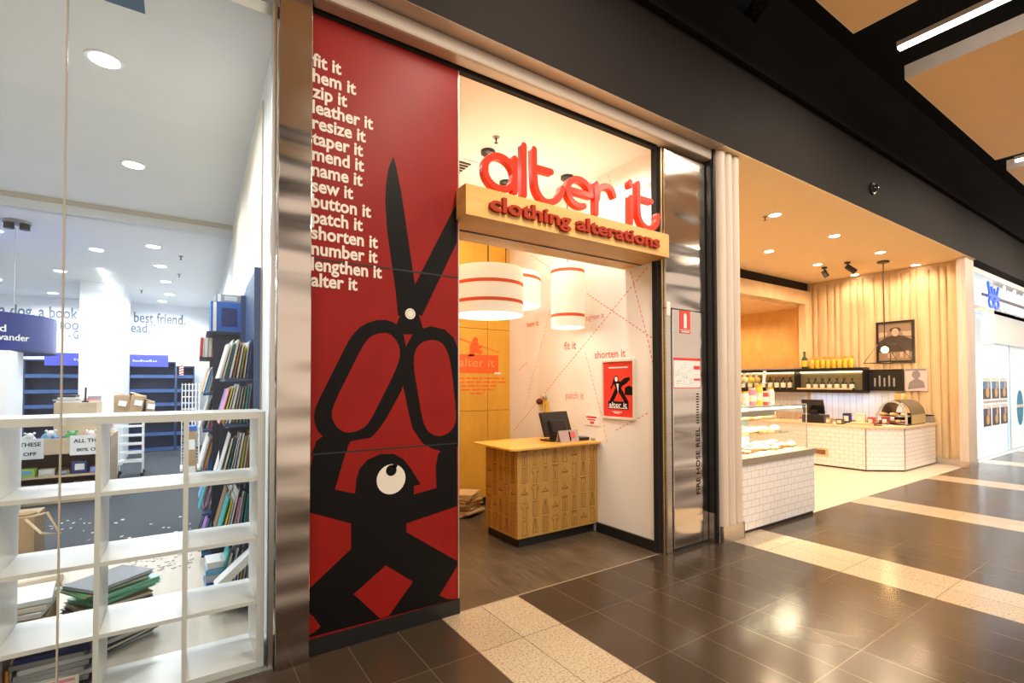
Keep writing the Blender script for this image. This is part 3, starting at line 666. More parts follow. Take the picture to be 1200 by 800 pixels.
# counter
t = root('service_counter', 'plywood service counter etched with garment drawings and black kick base', 'counter', (3.25, 4.25, 0))
part('body', G().box(2.722, 3.95, .092, 3.779, 4.545, .957), 'ply_counter', t, bevel=.002)
part('kick_base', G().box(2.765, 3.99, 0, 3.754, 4.56, .092), 'black', t)
def rounded(x0, y0, x1, y1, r):
    out = []
    for cx_, cy_, a0 in ((x1 - r, y1 - r, 0), (x0 + r, y1 - r, PI / 2), (x0 + r, y0 + r, PI), (x1 - r, y0 + r, 1.5 * PI)):
        out += [(cx_ + r * math.cos(a0 + PI / 2 * i / 5), cy_ + r * math.sin(a0 + PI / 2 * i / 5)) for i in range(6)]
    return out
part('counter_top', G().prism(rounded(2.60, 3.87, 3.779, 4.62, .05), FZ(.957), 0, .022), 'ply_top', t, bevel=.003)
GARM = [  # simple garment outlines in a unit cell
    [[(.3, 1), (.2, .6), (.35, .55), (.15, .0), (.85, 0), (.65, .55), (.8, .6), (.7, 1), (.6, .9), (.4, .9), (.3, 1)]],
    [[(.25, 1), (.2, 0), (.42, 0), (.5, .7), (.58, 0), (.8, 0), (.75, 1), (.25, 1)], [(.25, .88), (.75, .88)]],
    [[(.3, 1), (.05, .75), (.18, .6), (.28, .7), (.28, 0), (.72, 0), (.72, .7), (.82, .6), (.95, .75), (.7, 1), (.5, .9), (.3, 1)]],
    [[(.35, 1), (.1, .05), (.9, .05), (.65, 1), (.35, 1)], [(.45, .95), (.3, .08)], [(.55, .95), (.7, .08)], [(.5, .9), (.5, .08)]],
    [[(.1, .45), (.5, .62), (.9, .45), (.1, .42)], [(.5, .62), (.55, .75), (.45, .78)]],
    [[(.38, 1), (.25, .75), (.3, .5), (.22, 0), (.78, 0), (.7, .5), (.75, .75), (.62, 1), (.5, .78), (.38, 1)], [(.5, .78), (.5, .0)]],
    [[(.2, 1), (.2, 0), (.8, 0), (.8, 1), (.2, 1)], [(.4, 1), (.4, 0)], [(.6, 1), (.6, 0)]]]
def etch(F, u0, v0, u1, v1, nc, nr, flip=False):
    g = G()
    for i in range(nc):
        for j in range(nr):
            k = GARM[(i * 3 + j * 2 + (i * j) % 3) % len(GARM)]; cw, ch = (u1 - u0) / nc, (v1 - v0) / nr
            for pl in k:
                q_ = [(u0 + (i + .12 + .76 * a) * cw, v0 + (j + .06 + .88 * b) * ch) for a, b in pl]
                for a, b in zip(q_, q_[1:]): g.strip([a, b], 0.0050, F, 0, .0006, cap=2)
            if k is GARM[4] or k is GARM[1]: g.strip([(u0 + (i + .2) * cw, v0 + (j + .42 + .5 * (k is GARM[1])) * ch), (u0 + (i + .8) * cw, v0 + (j + .42 + .5 * (k is GARM[1])) * ch)], .010, F, 0, .0007, cap=2)
    return g
part('garment_etching', etch(FY(3.95), 2.745, .11, 3.765, .95, 8, 5), 'etch', t)
part('side_etching', etch(FX(2.722), 3.97, .11, 4.53, .95, 5, 5), 'etch', t)

# point-of-sale monitor
t = root('till_monitor', 'black touchscreen till turned away on the plywood counter', 'monitor', (3.42, 4.22, .979))
part('base', G().prism(rounded(3.28, 4.12, 3.56, 4.34, .04), FZ(.979), 0, .012), 'black', t)
part('stand', G().hexa([(3.37, 4.17, .99), (3.50, 4.17, .99), (3.50, 4.27, .99), (3.37, 4.27, .99), (3.39, 4.22, 1.12), (3.48, 4.22, 1.12), (3.48, 4.27, 1.12), (3.39, 4.27, 1.12)]), 'black', t)
part('housing', G().rbox((3.42, 4.22, 1.16), (.45, .035, .27), .18, -.32), C('till_black', (.018, .017, .016), .3), t, bevel=.012)
part('rear_bulge', G().rbox((3.42, 4.185, 1.13), (.26, .05, .15), .18, -.32), 'black', t, bevel=.014)
part('screen', G().rbox((3.416, 4.241, 1.165), (.41, .004, .235), .18, -.32), 'screen', t)
t = root('counter_card', 'tent card with red and pink print in front of the till', 'card', (3.44, 4.0, .979))
part('card', G().rbox((3.45, 4.035, 1.04), (.27, .004, .125), .05, -.3).rbox((3.45, 4.075, 1.04), (.27, .004, .125), .05, .3), C('card_mauve', (.52, .42, .44), .5), t)
g = G().rbox((3.41, 4.031, 1.035), (.09, .002, .06), .05, -.3).rbox((3.50, 4.033, 1.05), (.07, .002, .055), .05, -.3)
part('print', g, C('card_red', (.75, .16, .14), .5), t)
part('stripe', G().rbox((3.46, 4.030, 1.038), (.018, .002, .10), .05, -.3), 'ink_black', t)
t = root('card_reader', 'black card payment terminal at the wall end of the counter', 'card reader', (3.66, 4.06, .979))
part('body', G().rbox((3.665, 4.07, 1.0), (.15, .085, .035), -.1, .12), 'black', t, bevel=.01)
part('keypad', G().rbox((3.68, 4.065, 1.019), (.07, .06, .004), -.1, .12), 'grey_plastic', t)
g = G().ball((3.755, 3.99, .993), .02, (1, 1.5, .9)); single('desk_stamp', g, 'grey_plastic', 'small grey rounded gadget beside the card reader on the counter', 'gadget', smooth=True)
# measuring tape hanging on a hook
t = root('measuring_tape', 'yellow measuring tape hanging with a dark red pincushion on the white wall', 'tape measure', (3.76, 4.86, 1.0))
part('hook', G().tube([(3.779, 4.85, 1.42), (3.74, 4.85, 1.42), (3.725, 4.85, 1.44)], .016, 8).ball((3.735, 4.835, 1.44), .03), C('hook_beige', (.55, .47, .33), .4), t, smooth=True)
part('tape', G().strip([(4.85, 1.42), (4.80, 1.34), (4.79, 1.2), (4.80, .98)], .045, FX(3.76), 0, .004).strip([(4.86, 1.42), (4.88, 1.25), (4.875, .97)], .035, FX(3.765), 0, .004), C('tape_yellow', (.85, .55, .06), .5), t)
part('pincushion', G().ball((3.735, 4.93, 1.375), .042, (1, 1, .95)), C('maroon', (.15, .012, .016), .6), t, smooth=True)
# bundle of folded paper patterns on the floor
tilt = 0
for k in range(8):
    g = G(); rz = .5 + random.uniform(-.25, .25); c = (2.93 + random.uniform(-.03, .03), 5.36 + random.uniform(-.03, .03), .018 + k * .033)
    g.rbox(c, (.36 - .02 * (k % 3), .26, .012), rz, random.uniform(-.03, .03)); g.rbox((c[0], c[1], c[2] + .013), (.34, .25, .010), rz + .06, random.uniform(-.05, .05))
    single('folded_paper', g, C('kraft_paper_%d' % (k % 3), [(.62, .40, .16), (.70, .49, .24), (.54, .33, .12)][k % 3], .7),
           ['folded brown paper pattern at the very bottom of the floor bundle', 'folded tan paper pattern second from the bottom of the floor bundle', 'folded brown paper pattern third from the bottom of the floor bundle',
            'folded brown paper pattern fourth from the bottom of the floor bundle', 'folded tan paper pattern fifth up in the floor bundle', 'folded brown paper pattern third from the top of the floor bundle',
            'folded brown paper pattern just under the top one of the floor bundle', 'folded tan paper pattern on top of the floor bundle'][k], 'folded paper', 'paper patterns stacked on the shop floor')

# pendants
def drum(name, label, cx, cy, r, zb, zt, bands, cz=3.85):
    t = root(name, label, 'pendant lamp', (cx, cy, cz), 'linen pendant lamps')
    g = G().lathe([(r, zb), (r, zt)], (cx, cy, 0), 48, close=False).lathe([(r - .006, zb), (r - .006, zt)], (cx, cy, 0), 48, close=False)
    sh = part('shade', g, 'shade', t, smooth=True)
    for z in bands:
        g = G().lathe([(r + .0015, z - .016), (r + .003, z), (r + .0015, z + .016)], (cx, cy, 0), 48, close=False); part('red_band', g, 'shade_band', sh, smooth=True)
    part('diffuser', G().lathe([(.001, zb + .012), (r - .01, zb + .012), (r - .01, zb + .018), (.001, zb + .018)], (cx, cy, 0), 40, close=False), 'lamp_inner', t)
    part('cord', G().tube([(cx, cy, zt - .05), (cx, cy, cz)], .006, 6), 'black', t)
    part('ceiling_canopy', G().lathe([(.0, cz - .04), (.055, cz - .04), (.07, cz - .03), (.07, cz)], (cx, cy, 0), 24), 'black_metal', t, smooth=True)
    part('spider', G().box(cx - r + .008, cy - .004, zt - .06, cx + r - .008, cy + .004, zt - .05).box(cx - .004, cy - r + .008, zt - .06, cx + .004, cy + r - .008, zt - .05), 'black_metal', t)
    point('pendant_glow', (cx, cy, (zb + zt) / 2 + .05), 8, (1, .9, .78), .08)
drum('drum_pendant', 'wide low linen drum lamp hanging nearest the red panel', 2.46, 4.053, .335, 2.25, 2.69, (2.535, 2.365))
drum('drum_pendant', 'linen drum lamp half hidden behind the wide low drum lamp', 3.0, 4.567, .385, 2.455, 2.80, (2.735,))
drum('cylinder_pendant', 'tall narrow linen cylinder lamp by the white side wall', 3.48, 4.08, .18, 2.20, 2.865, (2.80, 2.325))
def sprinkler(x, y, z, label):
    t = root('sprinkler_head', label, 'sprinkler', (x, y, z)); part('escutcheon', G().lathe([(.03, -.008), (.035, 0)], (x, y, z), 16), 'grey_plastic', t)
    part('nozzle', G().lathe([(.008, -.06), (.02, -.055), (.006, -.045), (.01, -.008)], (x, y, z), 12), 'black_metal', t)
sprinkler(2.38, 3.78, 3.85, 'sprinkler head on the ceiling above the red shop sign letters')
t = root('ceiling_vent', 'square ceiling air vent beside the red printed panel', 'vent', (2.33, 4.2, 3.85))
p_ = on_z(540, 196, 3.85)
part('frame', G().box(p_.x - .42, p_.y - .2, 3.84, p_.x + .08, p_.y + .25, 3.849), 'warm_ceiling', t)
g = G()
for k in range(6): g.box(p_.x - .38, p_.y - .15 + k * .06, 3.832, p_.x + .04, p_.y - .12 + k * .06, 3.84)
part('slat', g, 'black_metal', t)

# ================================================================== MALL CEILING
def ceiling_panel(x0, x1, label):
    t = root('ceiling_panel', label, 'ceiling panel', ((x0 + x1) / 2, .3, 5.0), 'suspended ceiling panels in the mall')
    part('face_board', G().box(x0 + .012, -1.49, 5.0, x1 - .012, 2.058, 5.03), 'timber_panel', t)
    part('edge_frame', G().box(x0, -1.5, 5.0, x0 + .012, 2.07, 5.155).box(x1 - .012, -1.5, 5.0, x1, 2.07, 5.155).box(x0 + .012, -1.5, 5.0, x1 - .012, -1.488, 5.155).box(x0 + .012, 2.058, 5.0, x1 - .012, 2.07, 5.155), 'panel_edge', t)
    g = G()
    for x in (x0 + .4, x1 - .4):
        for y in (-1.0, 1.6): g.tube([(x, y, 5.03), (x, y, 6.3)], .004, 5)
    part('hanger_wire', g, 'black_metal', t)
ceiling_panel(-2.0, 1.55, 'amber suspended ceiling panel above the bookshop front, outside the photo')
ceiling_panel(2.75, 5.42, 'amber suspended ceiling panel at the top edge, left of the long lit tube')
ceiling_panel(6.72, 10.33, 'large amber suspended ceiling panel with white edge, below the long lit tube')
ceiling_panel(10.97, 14.6, 'amber suspended ceiling panel whose corner enters at the right edge of the photo')
def linear_light(x, y, label):
    t = root('linear_light', label, 'ceiling light', (x, y, 5.0), 'linear lights in the mall ceiling')
    part('tube', G().box(x - .028, y - 1.66, 4.99, x + .028, y + 1.66, 5.02), 'tube', t)
    part('housing', G().box(x - .03, y - 1.67, 5.02, x + .03, y + 1.67, 5.07), 'panel_edge', t)
    part('hanger_wire', G().tube([(x, y + 1.3, 5.07), (x, y + 1.3, 6.3)], .004, 5).tube([(x, y - 1.3, 5.07), (x, y - 1.3, 6.3)], .004, 5), 'black_metal', t)
linear_light(6.06, .25, 'long lit white tube light in the black mall ceiling between two amber panels')
linear_light(10.65, .25, 'short end of a lit tube light at the right edge beside the far amber panel')
for x, y in ((2.15, .25), (-4.2, -1.0), (14.95, .25), (19.5, .25)):
    linear_light(x, y, 'lit ceiling tube out of sight')
t = root('cable_tray', 'perforated black cable tray in the dark mall ceiling above the bulkhead', 'cable tray', (4.5, 2.4, 5.7))
P0, P1 = on_z(905, -15, 5.7), on_z(866, 42, 5.7); d = (P1 - P0)
q = Vector((-d.y, d.x, 0)).normalized() * .09
g = G().hexa([P0 + q, P1 + q, P1 - q, P0 - q, P0 + q + Z1 * .04, P1 + q + Z1 * .04, P1 - q + Z1 * .04, P0 - q + Z1 * .04])
part('tray', g, 'black_metal', t)
g = G()
for k in range(9): c = P0 + d * (k + .5) / 9; g.lathe([(.012, -.004), (.012, .0)], (c.x, c.y, c.z - .001), 10)
part('rivet', g, 'aluminium', t)
part('hanger', G().tube([P0 + d * .3, P0 + d * .3 + Z1 * .6], .006, 6).tube([P0 + d * .8, P0 + d * .8 + Z1 * .6], .006, 6), 'black_metal', t)
t = root('bulkhead_sensor', 'small round black sensor on the charcoal bulkhead above the cafe', 'sensor', (7.99, 2.855, 4.3))
g = G(); Rm = lambda r, y: [(7.99 + r * math.cos(2 * PI * k / 20), 4.30 + r * math.sin(2 * PI * k / 20)) for k in range(20)]
part('rim', G().prism(Rm(.085, 0), FY(2.855), 0, .025), 'black', t, bevel=.006); part('dome', G().ball((7.99, 2.83, 4.30), .055), 'screen', t, smooth=True)
part('indicator', G().ball((7.95, 2.815, 4.34), .012), 'grey_plastic', t)

# ================================================================== downlights
def downlight(x, y, z, r, m, label, group, ring='warm_ceiling'):
    t = root('downlight', label, 'downlight', (x, y, z), group)
    part('rim', G().lathe([(r * 1.25, -.006), (r * 1.25, 0), (r, 0), (r, -.006)], (x, y, z), 24), ring, t)
    part('lens', G().lathe([(.001, -.010), (r * .9, -.010), (r, -.005), (r, -.001)], (x, y, z), 24, close=False), m, t, smooth=True)
    return t
ORD = ['nearest the batten pillar', 'second from the batten pillar', 'third from the batten pillar', 'farthest from the batten pillar']
for i, (x, y) in enumerate(CAFE):
    downlight(min(x, 12.3), y, 3.965, .075, 'led_warm', 'lit downlight in the %s row of the cafe ceiling, %s' % ('front' if i < 4 else 'back', ORD[i % 4]), 'cafe downlights', 'warm_glow_ceiling')
for i, (x, y) in enumerate(BOOK_HI):
    if i < 2: downlight(x, y, 3.75, .085, 'led_cool', ['bright downlight in the bookshop ceiling nearest the glass', 'bright downlight in the front bookshop ceiling just before the beam'][i], 'bookshop downlights', 'ceiling_grey')
    else: downlight(x, y, 3.75, .085, 'led_cool', 'bookshop downlight outside the photo', 'bookshop downlights', 'ceiling_grey')
LOW = ['first downlight behind the bookshop beam above the boxes', 'second downlight behind the bookshop beam above the boxes', 'third downlight behind the bookshop beam above the boxes', 'last downlight before the bookshop back wall',
       'downlight in front of the white bookshop column', 'downlight seen just left of the glass joint', 'downlight beside the hanging navy sign']
for i, (x, y) in enumerate(BOOK_LO):
    downlight(x, y, 3.60, .085, 'led_cool', LOW[i] if i < len(LOW) else 'rear bookshop downlight, the last three added to light the back wall', 'bookshop downlights', 'ceiling_grey')

# ================================================================== BOOKSHOP SHELL
def XW(y): return .462 + .0268 * (y - 3.1)
g = G().hexa([(XW(3.16), 3.16, 0), (XW(3.16) + .1, 3.16, 0), (XW(15.5) + .1, 15.5, 0), (XW(15.5), 15.5, 0), (XW(3.16), 3.16, 3.9), (XW(3.16) + .1, 3.16, 3.9), (XW(15.5) + .1, 15.5, 3.9), (XW(15.5), 15.5, 3.9)])
struct('wall_bookshop_right', g, 'cool_wall')
struct('wall_bookshop_back', G().box(-5.6, 15.3, 0, 1.2, 15.4, 3.9), 'cool_wall')
struct('wall_bookshop_left', G().box(-5.6, 3.1, 0, -5.5, 15.4, 3.9), 'cool_wall')
struct('ceiling_bookshop_front', G().box(-5.6, 3.14, 3.75, .60, 7.72, 3.82), 'ceiling_grey')
struct('ceiling_bookshop_rear', G().box(-5.6, 7.72, 3.60, 1.2, 15.4, 3.68), 'ceiling_grey')
struct('ceiling_beam', G().box(-5.5, 7.66, 3.60, XW(7.7), 7.74, 3.745), 'cool_wall')
struct('trim_beam_strip', G().box(-5.5, 7.63, 3.70, XW(7.7), 7.66, 3.748), C('strip_beige', (.62, .56, .46), .5))
struct('column_bookshop', G().box(-1.60, 12.5, 0, -.925, 14.0, 3.6), 'cool_wall')
struct('column_bookshop_left', G().box(-2.5, 8.0, 0, -1.63, 8.6, 2.0), 'cool_wall')
y0, y1 = 3.87, 7.45
g = G().hexa([(XW(y0) - .012, y0, .0), (XW(y0), y0, .0), (XW(y1), y1, .0), (XW(y1) - .012, y1, .0), (XW(y0) - .012, y0, 3.62), (XW(y0), y0, 3.62), (XW(y1), y1, 3.62), (XW(y1) - .012, y1, 3.62)])
struct('trim_timber_lining', g, 'bs_panel')
# glazing: two panes and the joint between them
wn = struct('window_1', G().box(-6, 3.088, .016, -.458, 3.1, 3.968), 'pane'); struct('window_frame', G().box(-.459, 3.086, .016, -.452, 3.102, 3.968), C('silicone', (.52, .47, .38), .4), wn)
struct('window_2', G().box(-.452, 3.088, .016, .43, 3.1, 3.968), 'pane')
# quotation on the back wall
t = root('wall_quotation', 'dark grey quotation lettered across the white back wall of the bookshop', 'wall lettering', (-1.2, 15.3, 2.4))
q1 = on_y(217, 383, 15.3); q0 = on_y(10, 380, 15.3); h_ = .26
g = G()
s0 = on_y(152, 376, 15.3).x; 
b1 = on_y(200, 379.5, 15.3).z; b2 = on_y(165, 389.5, 15.3).z; e2 = on_y(182, 389, 15.3).x; g3 = on_y(80, 396.5, 15.3)
text_mesh(g, 'Outside of a dog, a book is a man\u2019s best friend.', (q1.x - 4.5, 15.299, b1), X1, Z1, width=4.5, height=.36, depth=.002, bold=.018)
text_mesh(g, 'Inside of a dog, it\u2019s too dark to read.\u201d', (e2 - 3.7, 15.299, b2), X1, Z1, width=3.7, height=.34, depth=.002, bold=.018)
text_mesh(g, '- Groucho Marx', (g3.x, 15.299, g3.z), X1, Z1, width=.95, height=.28, depth=.002, bold=.018)
part('lettering', g, C('quote_grey', (.12, .17, .24), .6), t)

# rear navy bookshelves
def rear_shelf(x0, x1, top, label):
    t = root('bookshelf', label, 'bookshelf', ((x0 + x1) / 2, 14.8, 0), 'empty navy bookshelves along the back wall')
    part('back_board', G().box(x0, 15.05, 0, x1, 15.08, top), 'navy', t)
    part('side_panel', G().box(x0, 14.62, 0, x0 + .025, 15.05, top), 'navy', t); part('side_panel', G().box(x1 - .025, 14.62, 0, x1, 15.05, top), 'navy', t)
    for z in (.06, .42, .78, 1.13, 1.46, 1.80):
        if z > top - .15: continue
        s = part('shelf', G().box(x0 + .026, 14.63, z - .02, x1 - .026, 15.05, z), 'navy', t)
        part('shelf_lip', G().box(x0 + .026, 14.612, z - .05, x1 - .026, 14.63, z + .03), 'navy_shelf', s)
    part('top_board', G().box(x0, 14.60, top, x1, 15.08, top + .03), 'navy', t)
rear_shelf(-3.72, -2.78, 2.12, 'empty navy bookshelf against the back wall, seen under the hanging sign')
rear_shelf(-2.77, -1.80, 2.12, 'empty navy bookshelf with violet header, left of the white column')
rear_shelf(-.98, -.07, 2.12, 'empty navy bookshelf with violet header, right of the white column')
rear_shelf(-.06, .32, 2.02, 'narrow navy bookshelf at the corner behind the white wire grid')
def header(x0, x1, label):
    t = root('shelf_header', label, 'sign', ((x0 + x1) / 2, 14.5, 2.0), 'violet shelf header boards')
    part('board', G().box(x0, 14.50, 2.02, x1, 14.56, 2.30), 'violet', t)
    g = G(); x = x0 + .06 + (.42 if x0 < -2 else 0)
    for k in range(9): w = .03 + random.random() * .03; g.box(x, 14.495, 2.135, x + w, 14.4995, 2.165 + .02 * (k % 3 == 0)); x += w + .014
    part('small_lettering', g, 'paper', t)
    part('bracket', G().box(x0 + .05, 14.56, 2.06, x0 + .08, 14.66, 2.12).box(x1 - .08, 14.56, 2.06, x1 - .05, 14.66, 2.12), 'navy', t)
header(-2.42, -1.78, 'violet blue header board over the shelf left of the white column'); header(-.96, -.22, 'violet blue header board over the shelf right of the white column')
t = root('striped_post', 'red and white striped strip on the rear navy shelving', 'display strip', (-.02, 14.6, 1.5))
part('strip', G().box(.0, 14.585, 1.82, .09, 14.60, 2.08), 'paper', t)
g = G()
for k in range(4): g.hexa([(0, 14.58, 1.83 + k * .062), (.09, 14.58, 1.86 + k * .062), (.09, 14.585, 1.86 + k * .062), (0, 14.585, 1.83 + k * .062), (0, 14.58, 1.86 + k * .062), (.09, 14.58, 1.89 + k * .062), (.09, 14.585, 1.89 + k * .062), (0, 14.585, 1.86 + k * .062)])
part('red_stripes', g, C('stripe_red', (.7, .1, .06), .5), t)

# hanging navy drum sign
c = on_y(-34, 400, 8.9); rr = abs(on_y(67, 400, 8.9).x - c.x) * .985
t = root('hanging_sign', 'curved navy sign with white lettering hanging behind the bookshop glass', 'sign', (c.x, 8.9, 2.02))
part('drum', G().lathe([(rr, 2.0), (rr, 2.47)], (c.x, 8.9, 0), 72, close=True), 'sign_navy', t, smooth=True)
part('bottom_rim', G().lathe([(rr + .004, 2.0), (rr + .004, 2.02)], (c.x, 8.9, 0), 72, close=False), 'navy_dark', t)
def curved(g, body, px_end, py_base, h, wtot):
    cu = bpy.data.curves.new('lettering', 'FONT'); cu.body = body; cu.extrude = .5; cu.resolution_u = 3; cu.offset = .012
    ob = bpy.data.objects.new('lettering', cu); me = bpy.data.meshes.new_from_object(ob)
    xs = [p.co.x for p in me.vertices]; w = max(xs) - min(xs); sc = wtot / w
    # angle (about the drum axis) where the line of sight px_end meets the drum
    best = min((abs((lambda p: 600 + FPX * p[0] / p[2])([sum(RR[i][j] * (Vector((c.x + rr * math.sin(a), 8.9 - rr * math.cos(a), 2.2)) - EYEV)[j] for j in range(3)) for i in range(3)]) - px_end), a) for a in [k * .005 for k in range(-100, 320)])[1]
    vs = []
    for p in me.vertices:
        a = best - (max(xs) - p.co.x) * sc / rr; R_ = rr + .001 + (p.co.z + .5) * .004
        vs.append(g.bm.verts.new((c.x + R_ * math.sin(a), 8.9 - R_ * math.cos(a), py_base + p.co.y * h)))
    for p in me.polygons: g.face([vs[i] for i in p.vertices])
    bpy.data.objects.remove(ob); bpy.data.meshes.remove(me); bpy.data.curves.remove(cu)
g = G(); curved(g, 'read and', 7, 2.235, .12, .46); curved(g, 'wander', 34, 2.135, .11, .335)
part('lettering', g, 'paper', t)
g = G()
for a in (.3, 1.1, -1.0): g.tube([(c.x + .6 * rr * math.sin(a), 8.9 - .6 * rr * math.cos(a), 2.47), (c.x + .6 * rr * math.sin(a), 8.9 - .6 * rr * math.cos(a), 3.6)], .005, 6)
part('suspension_wire', g, 'aluminium', t)
P = on_z(20, 259, 3.6)
t = root('ceiling_spotlight', 'small dark twin spotlight on the bookshop ceiling at the left', 'spotlight', (P.x, P.y, 3.6))
part('plate', G().lathe([(.13, -.03), (.13, 0)], (P.x, P.y, 3.6), 24), 'grey_plastic', t)
for s_ in (-.07, .07): part('lamp_head', G().lathe([(.05, -.10), (.05, -.03)], (P.x + s_, P.y, 3.6), 16), 'black_metal', t)
A0, A1 = on_z(118, 315, 3.59), on_z(141, 339, 3.59)
t = root('linear_light', 'short lit tube on the bookshop ceiling beside the white column', 'ceiling light', (A0.x, (A0.y + A1.y) / 2, 3.6))
part('tube', G().box(A0.x - .04, A0.y, 3.575, A0.x + .04, A1.y - .3, 3.592), emis('lit_tube_cool', (.95, .98, 1), 10), t); part('housing', G().box(A0.x - .05, A0.y, 3.592, A0.x + .05, A1.y - .3, 3.60), 'ceiling_grey', t)
for i, (px, py) in enumerate(((212, 300), (210, 321), (166, 340))):
    P = on_z(px, py, 3.6); sprinkler(P.x, P.y, 3.6, ['sprinkler head on the bookshop ceiling nearest the beam', 'second sprinkler head on the bookshop ceiling behind the beam', 'farthest sprinkler head on the bookshop ceiling near the column'][i])
P = on_z(149, 1, 3.75)
t = root('ceiling_vent', 'blue grey square vent on the bookshop ceiling at the top edge of the photo', 'vent', (P.x, P.y, 3.75))
part('frame', G().box(P.x - .12, P.y - .14, 3.738, P.x + .10, P.y + .06, 3.7495), 'ceiling_grey', t); part('grille', G().box(P.x - .10, P.y - .12, 3.733, P.x + .08, P.y + .04, 3.738), C('vent_blue', (.10, .17, .26), .4), t)

# ---- sale display unit with toys
t = root('sale_display', 'birch sale unit with sloping shelves and toys behind the white cube shelf', 'display unit', (-1.4, 9.5, 0))
part('upper_bin', G().box(-1.45, 9.0 + .32, .86, -.985, 9.9, 1.345), 'birch', t, bevel=.004)
part('front_board', G().box(-2.1, 8.98, .66, -.80, 9.0, .875), 'birch', t)
part('tray', G().box(-2.1, 9.0, .66, -.80, 9.95, .70), 'birch', t)
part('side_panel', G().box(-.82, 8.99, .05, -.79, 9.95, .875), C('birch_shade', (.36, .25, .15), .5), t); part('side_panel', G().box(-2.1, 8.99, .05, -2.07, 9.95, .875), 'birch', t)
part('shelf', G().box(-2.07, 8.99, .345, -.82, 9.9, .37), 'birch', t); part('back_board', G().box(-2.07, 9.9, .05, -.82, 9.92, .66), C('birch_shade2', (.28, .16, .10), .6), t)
part('base_board', G().box(-2.1, 8.985, .0, -.79, 9.9, .13), 'birch', t)
def sale_sign(x0, x1, label, dz=0):
    t = root('sale_sign', label, 'sign', ((x0 + x1) / 2, 8.97, .62)); part('sheet', G().box(x0, 8.966, .615 + dz, x1, 8.97, .885 + dz), 'paper', t)
    g = G(); w = x1 - x0
    text_mesh(g, 'ALL THESE', (x0 + w * .09, 8.9655, .785 + dz), X1, Z1, width=w * .84, height=.072, depth=.001, bold=.02); text_mesh(g, '80% OFF', (x0 + w * .17, 8.9655, .665 + dz), X1, Z1, width=w * .66, height=.062, depth=.001, bold=.02)
    part('lettering', g, 'ink_black', t)
sale_sign(-1.90, -1.485, 'white sale sign on the birch unit, cut by the white upright at left'); sale_sign(-1.225, -.81, 'white sale sign on the birch unit, right of the glass joint', .02)
TOY = [(-1.66, 'white'), (-1.60, 'pink'), (-1.53, 'white'), (-1.46, 'sky blue'), (-1.38, 'blue'), (-1.31, 'orange'), (-1.23, 'green'), (-1.16, 'red'), (-1.10, 'green'), (-1.04, 'pink'), (-.99, 'purple'), (-.93, 'white'), (-.88, 'yellow')]
NTH = ['first', 'second', 'third', 'fourth', 'fifth', 'sixth', 'seventh', 'eighth', 'ninth', 'tenth', 'eleventh', 'twelfth', 'thirteenth', 'fourteenth', 'fifteenth', 'sixteenth', 'seventeenth', 'eighteenth', 'nineteenth', 'twentieth']
for i, (x, c_) in enumerate(TOY):
    r = .062 + .02 * random.random(); y = 9.09 + .05 * (i % 2); z = .70 + r * .95 + .10 * (i % 3 == 0)
    t = root('soft_toy', '%s soft toy in the sale unit tray, %s of the row from the left' % (c_, NTH[i]), 'soft toy', (x, y, .70), 'soft toys in the sale tray')
    part('body', G().ball((x, y, z), r, (1.1, 1, .95)).ball((x - r * .8, y - r * .5, z - r * .5), r * .4).ball((x + r * .8, y - r * .5, z - r * .5), r * .4), CP(c_), t, smooth=True)
    part('head', G().ball((x + .02, y - r * .6, z + r * .75), r * .6).ball((x - .025, y - r * .6, z + r * 1.25), r * .22).ball((x + .065, y - r * .6, z + r * 1.25), r * .22), CP('white' if i % 2 else c_), t, smooth=True)
LOWT = [(-1.66, .16, .11, 'lime'), (-1.47, .16, .09, 'cream'), (-1.30, .12, .06, 'brown'), (-1.13, .17, .17, 'navy'), (-.97, .10, .08, 'purple'), (-.88, .05, .14, 'yellow')]
for i, (x, w, h, c_) in enumerate(LOWT):
    g = G().rbox((x, 9.12, .37 + h / 2), (w, .14, h), .1 * (i % 3 - 1)); t = root('toy_box', '%s toy packet on the open shelf of the sale unit, %s from the left' % (c_, NTH[i]), 'toy', (x, 9.12, .37), 'packets on the sale unit shelf')
    part('carton', g, CP(c_), t, bevel=.006); part('printed_window', G().rbox((x, 9.046, .37 + h * .55), (w * .6, .006, h * .5), .1 * (i % 3 - 1)), CP('white' if i % 2 else 'sky blue'), t)
for i, (x, c_) in enumerate(((-1.7, 'orange'), (-1.6, 'yellow'), (-1.46, 'blue'), (-1.34, 'teal'), (-1.16, 'brown'), (-1.05, 'pink'), (-.92, 'purple'))):
    t = root('toy_packet', '%s packet on the bottom of the sale unit, %s from the left' % (c_, NTH[i]), 'toy', (x, 9.1, .13), 'packets at the bottom of the sale unit')
    part('bag', G().ball((x, 9.1, .185), .055, (1.1, .9, 1)), CP(c_), t, smooth=True); part('tab', G().box(x - .04, 9.09, .225, x + .04, 9.10, .255), 'paper', t)
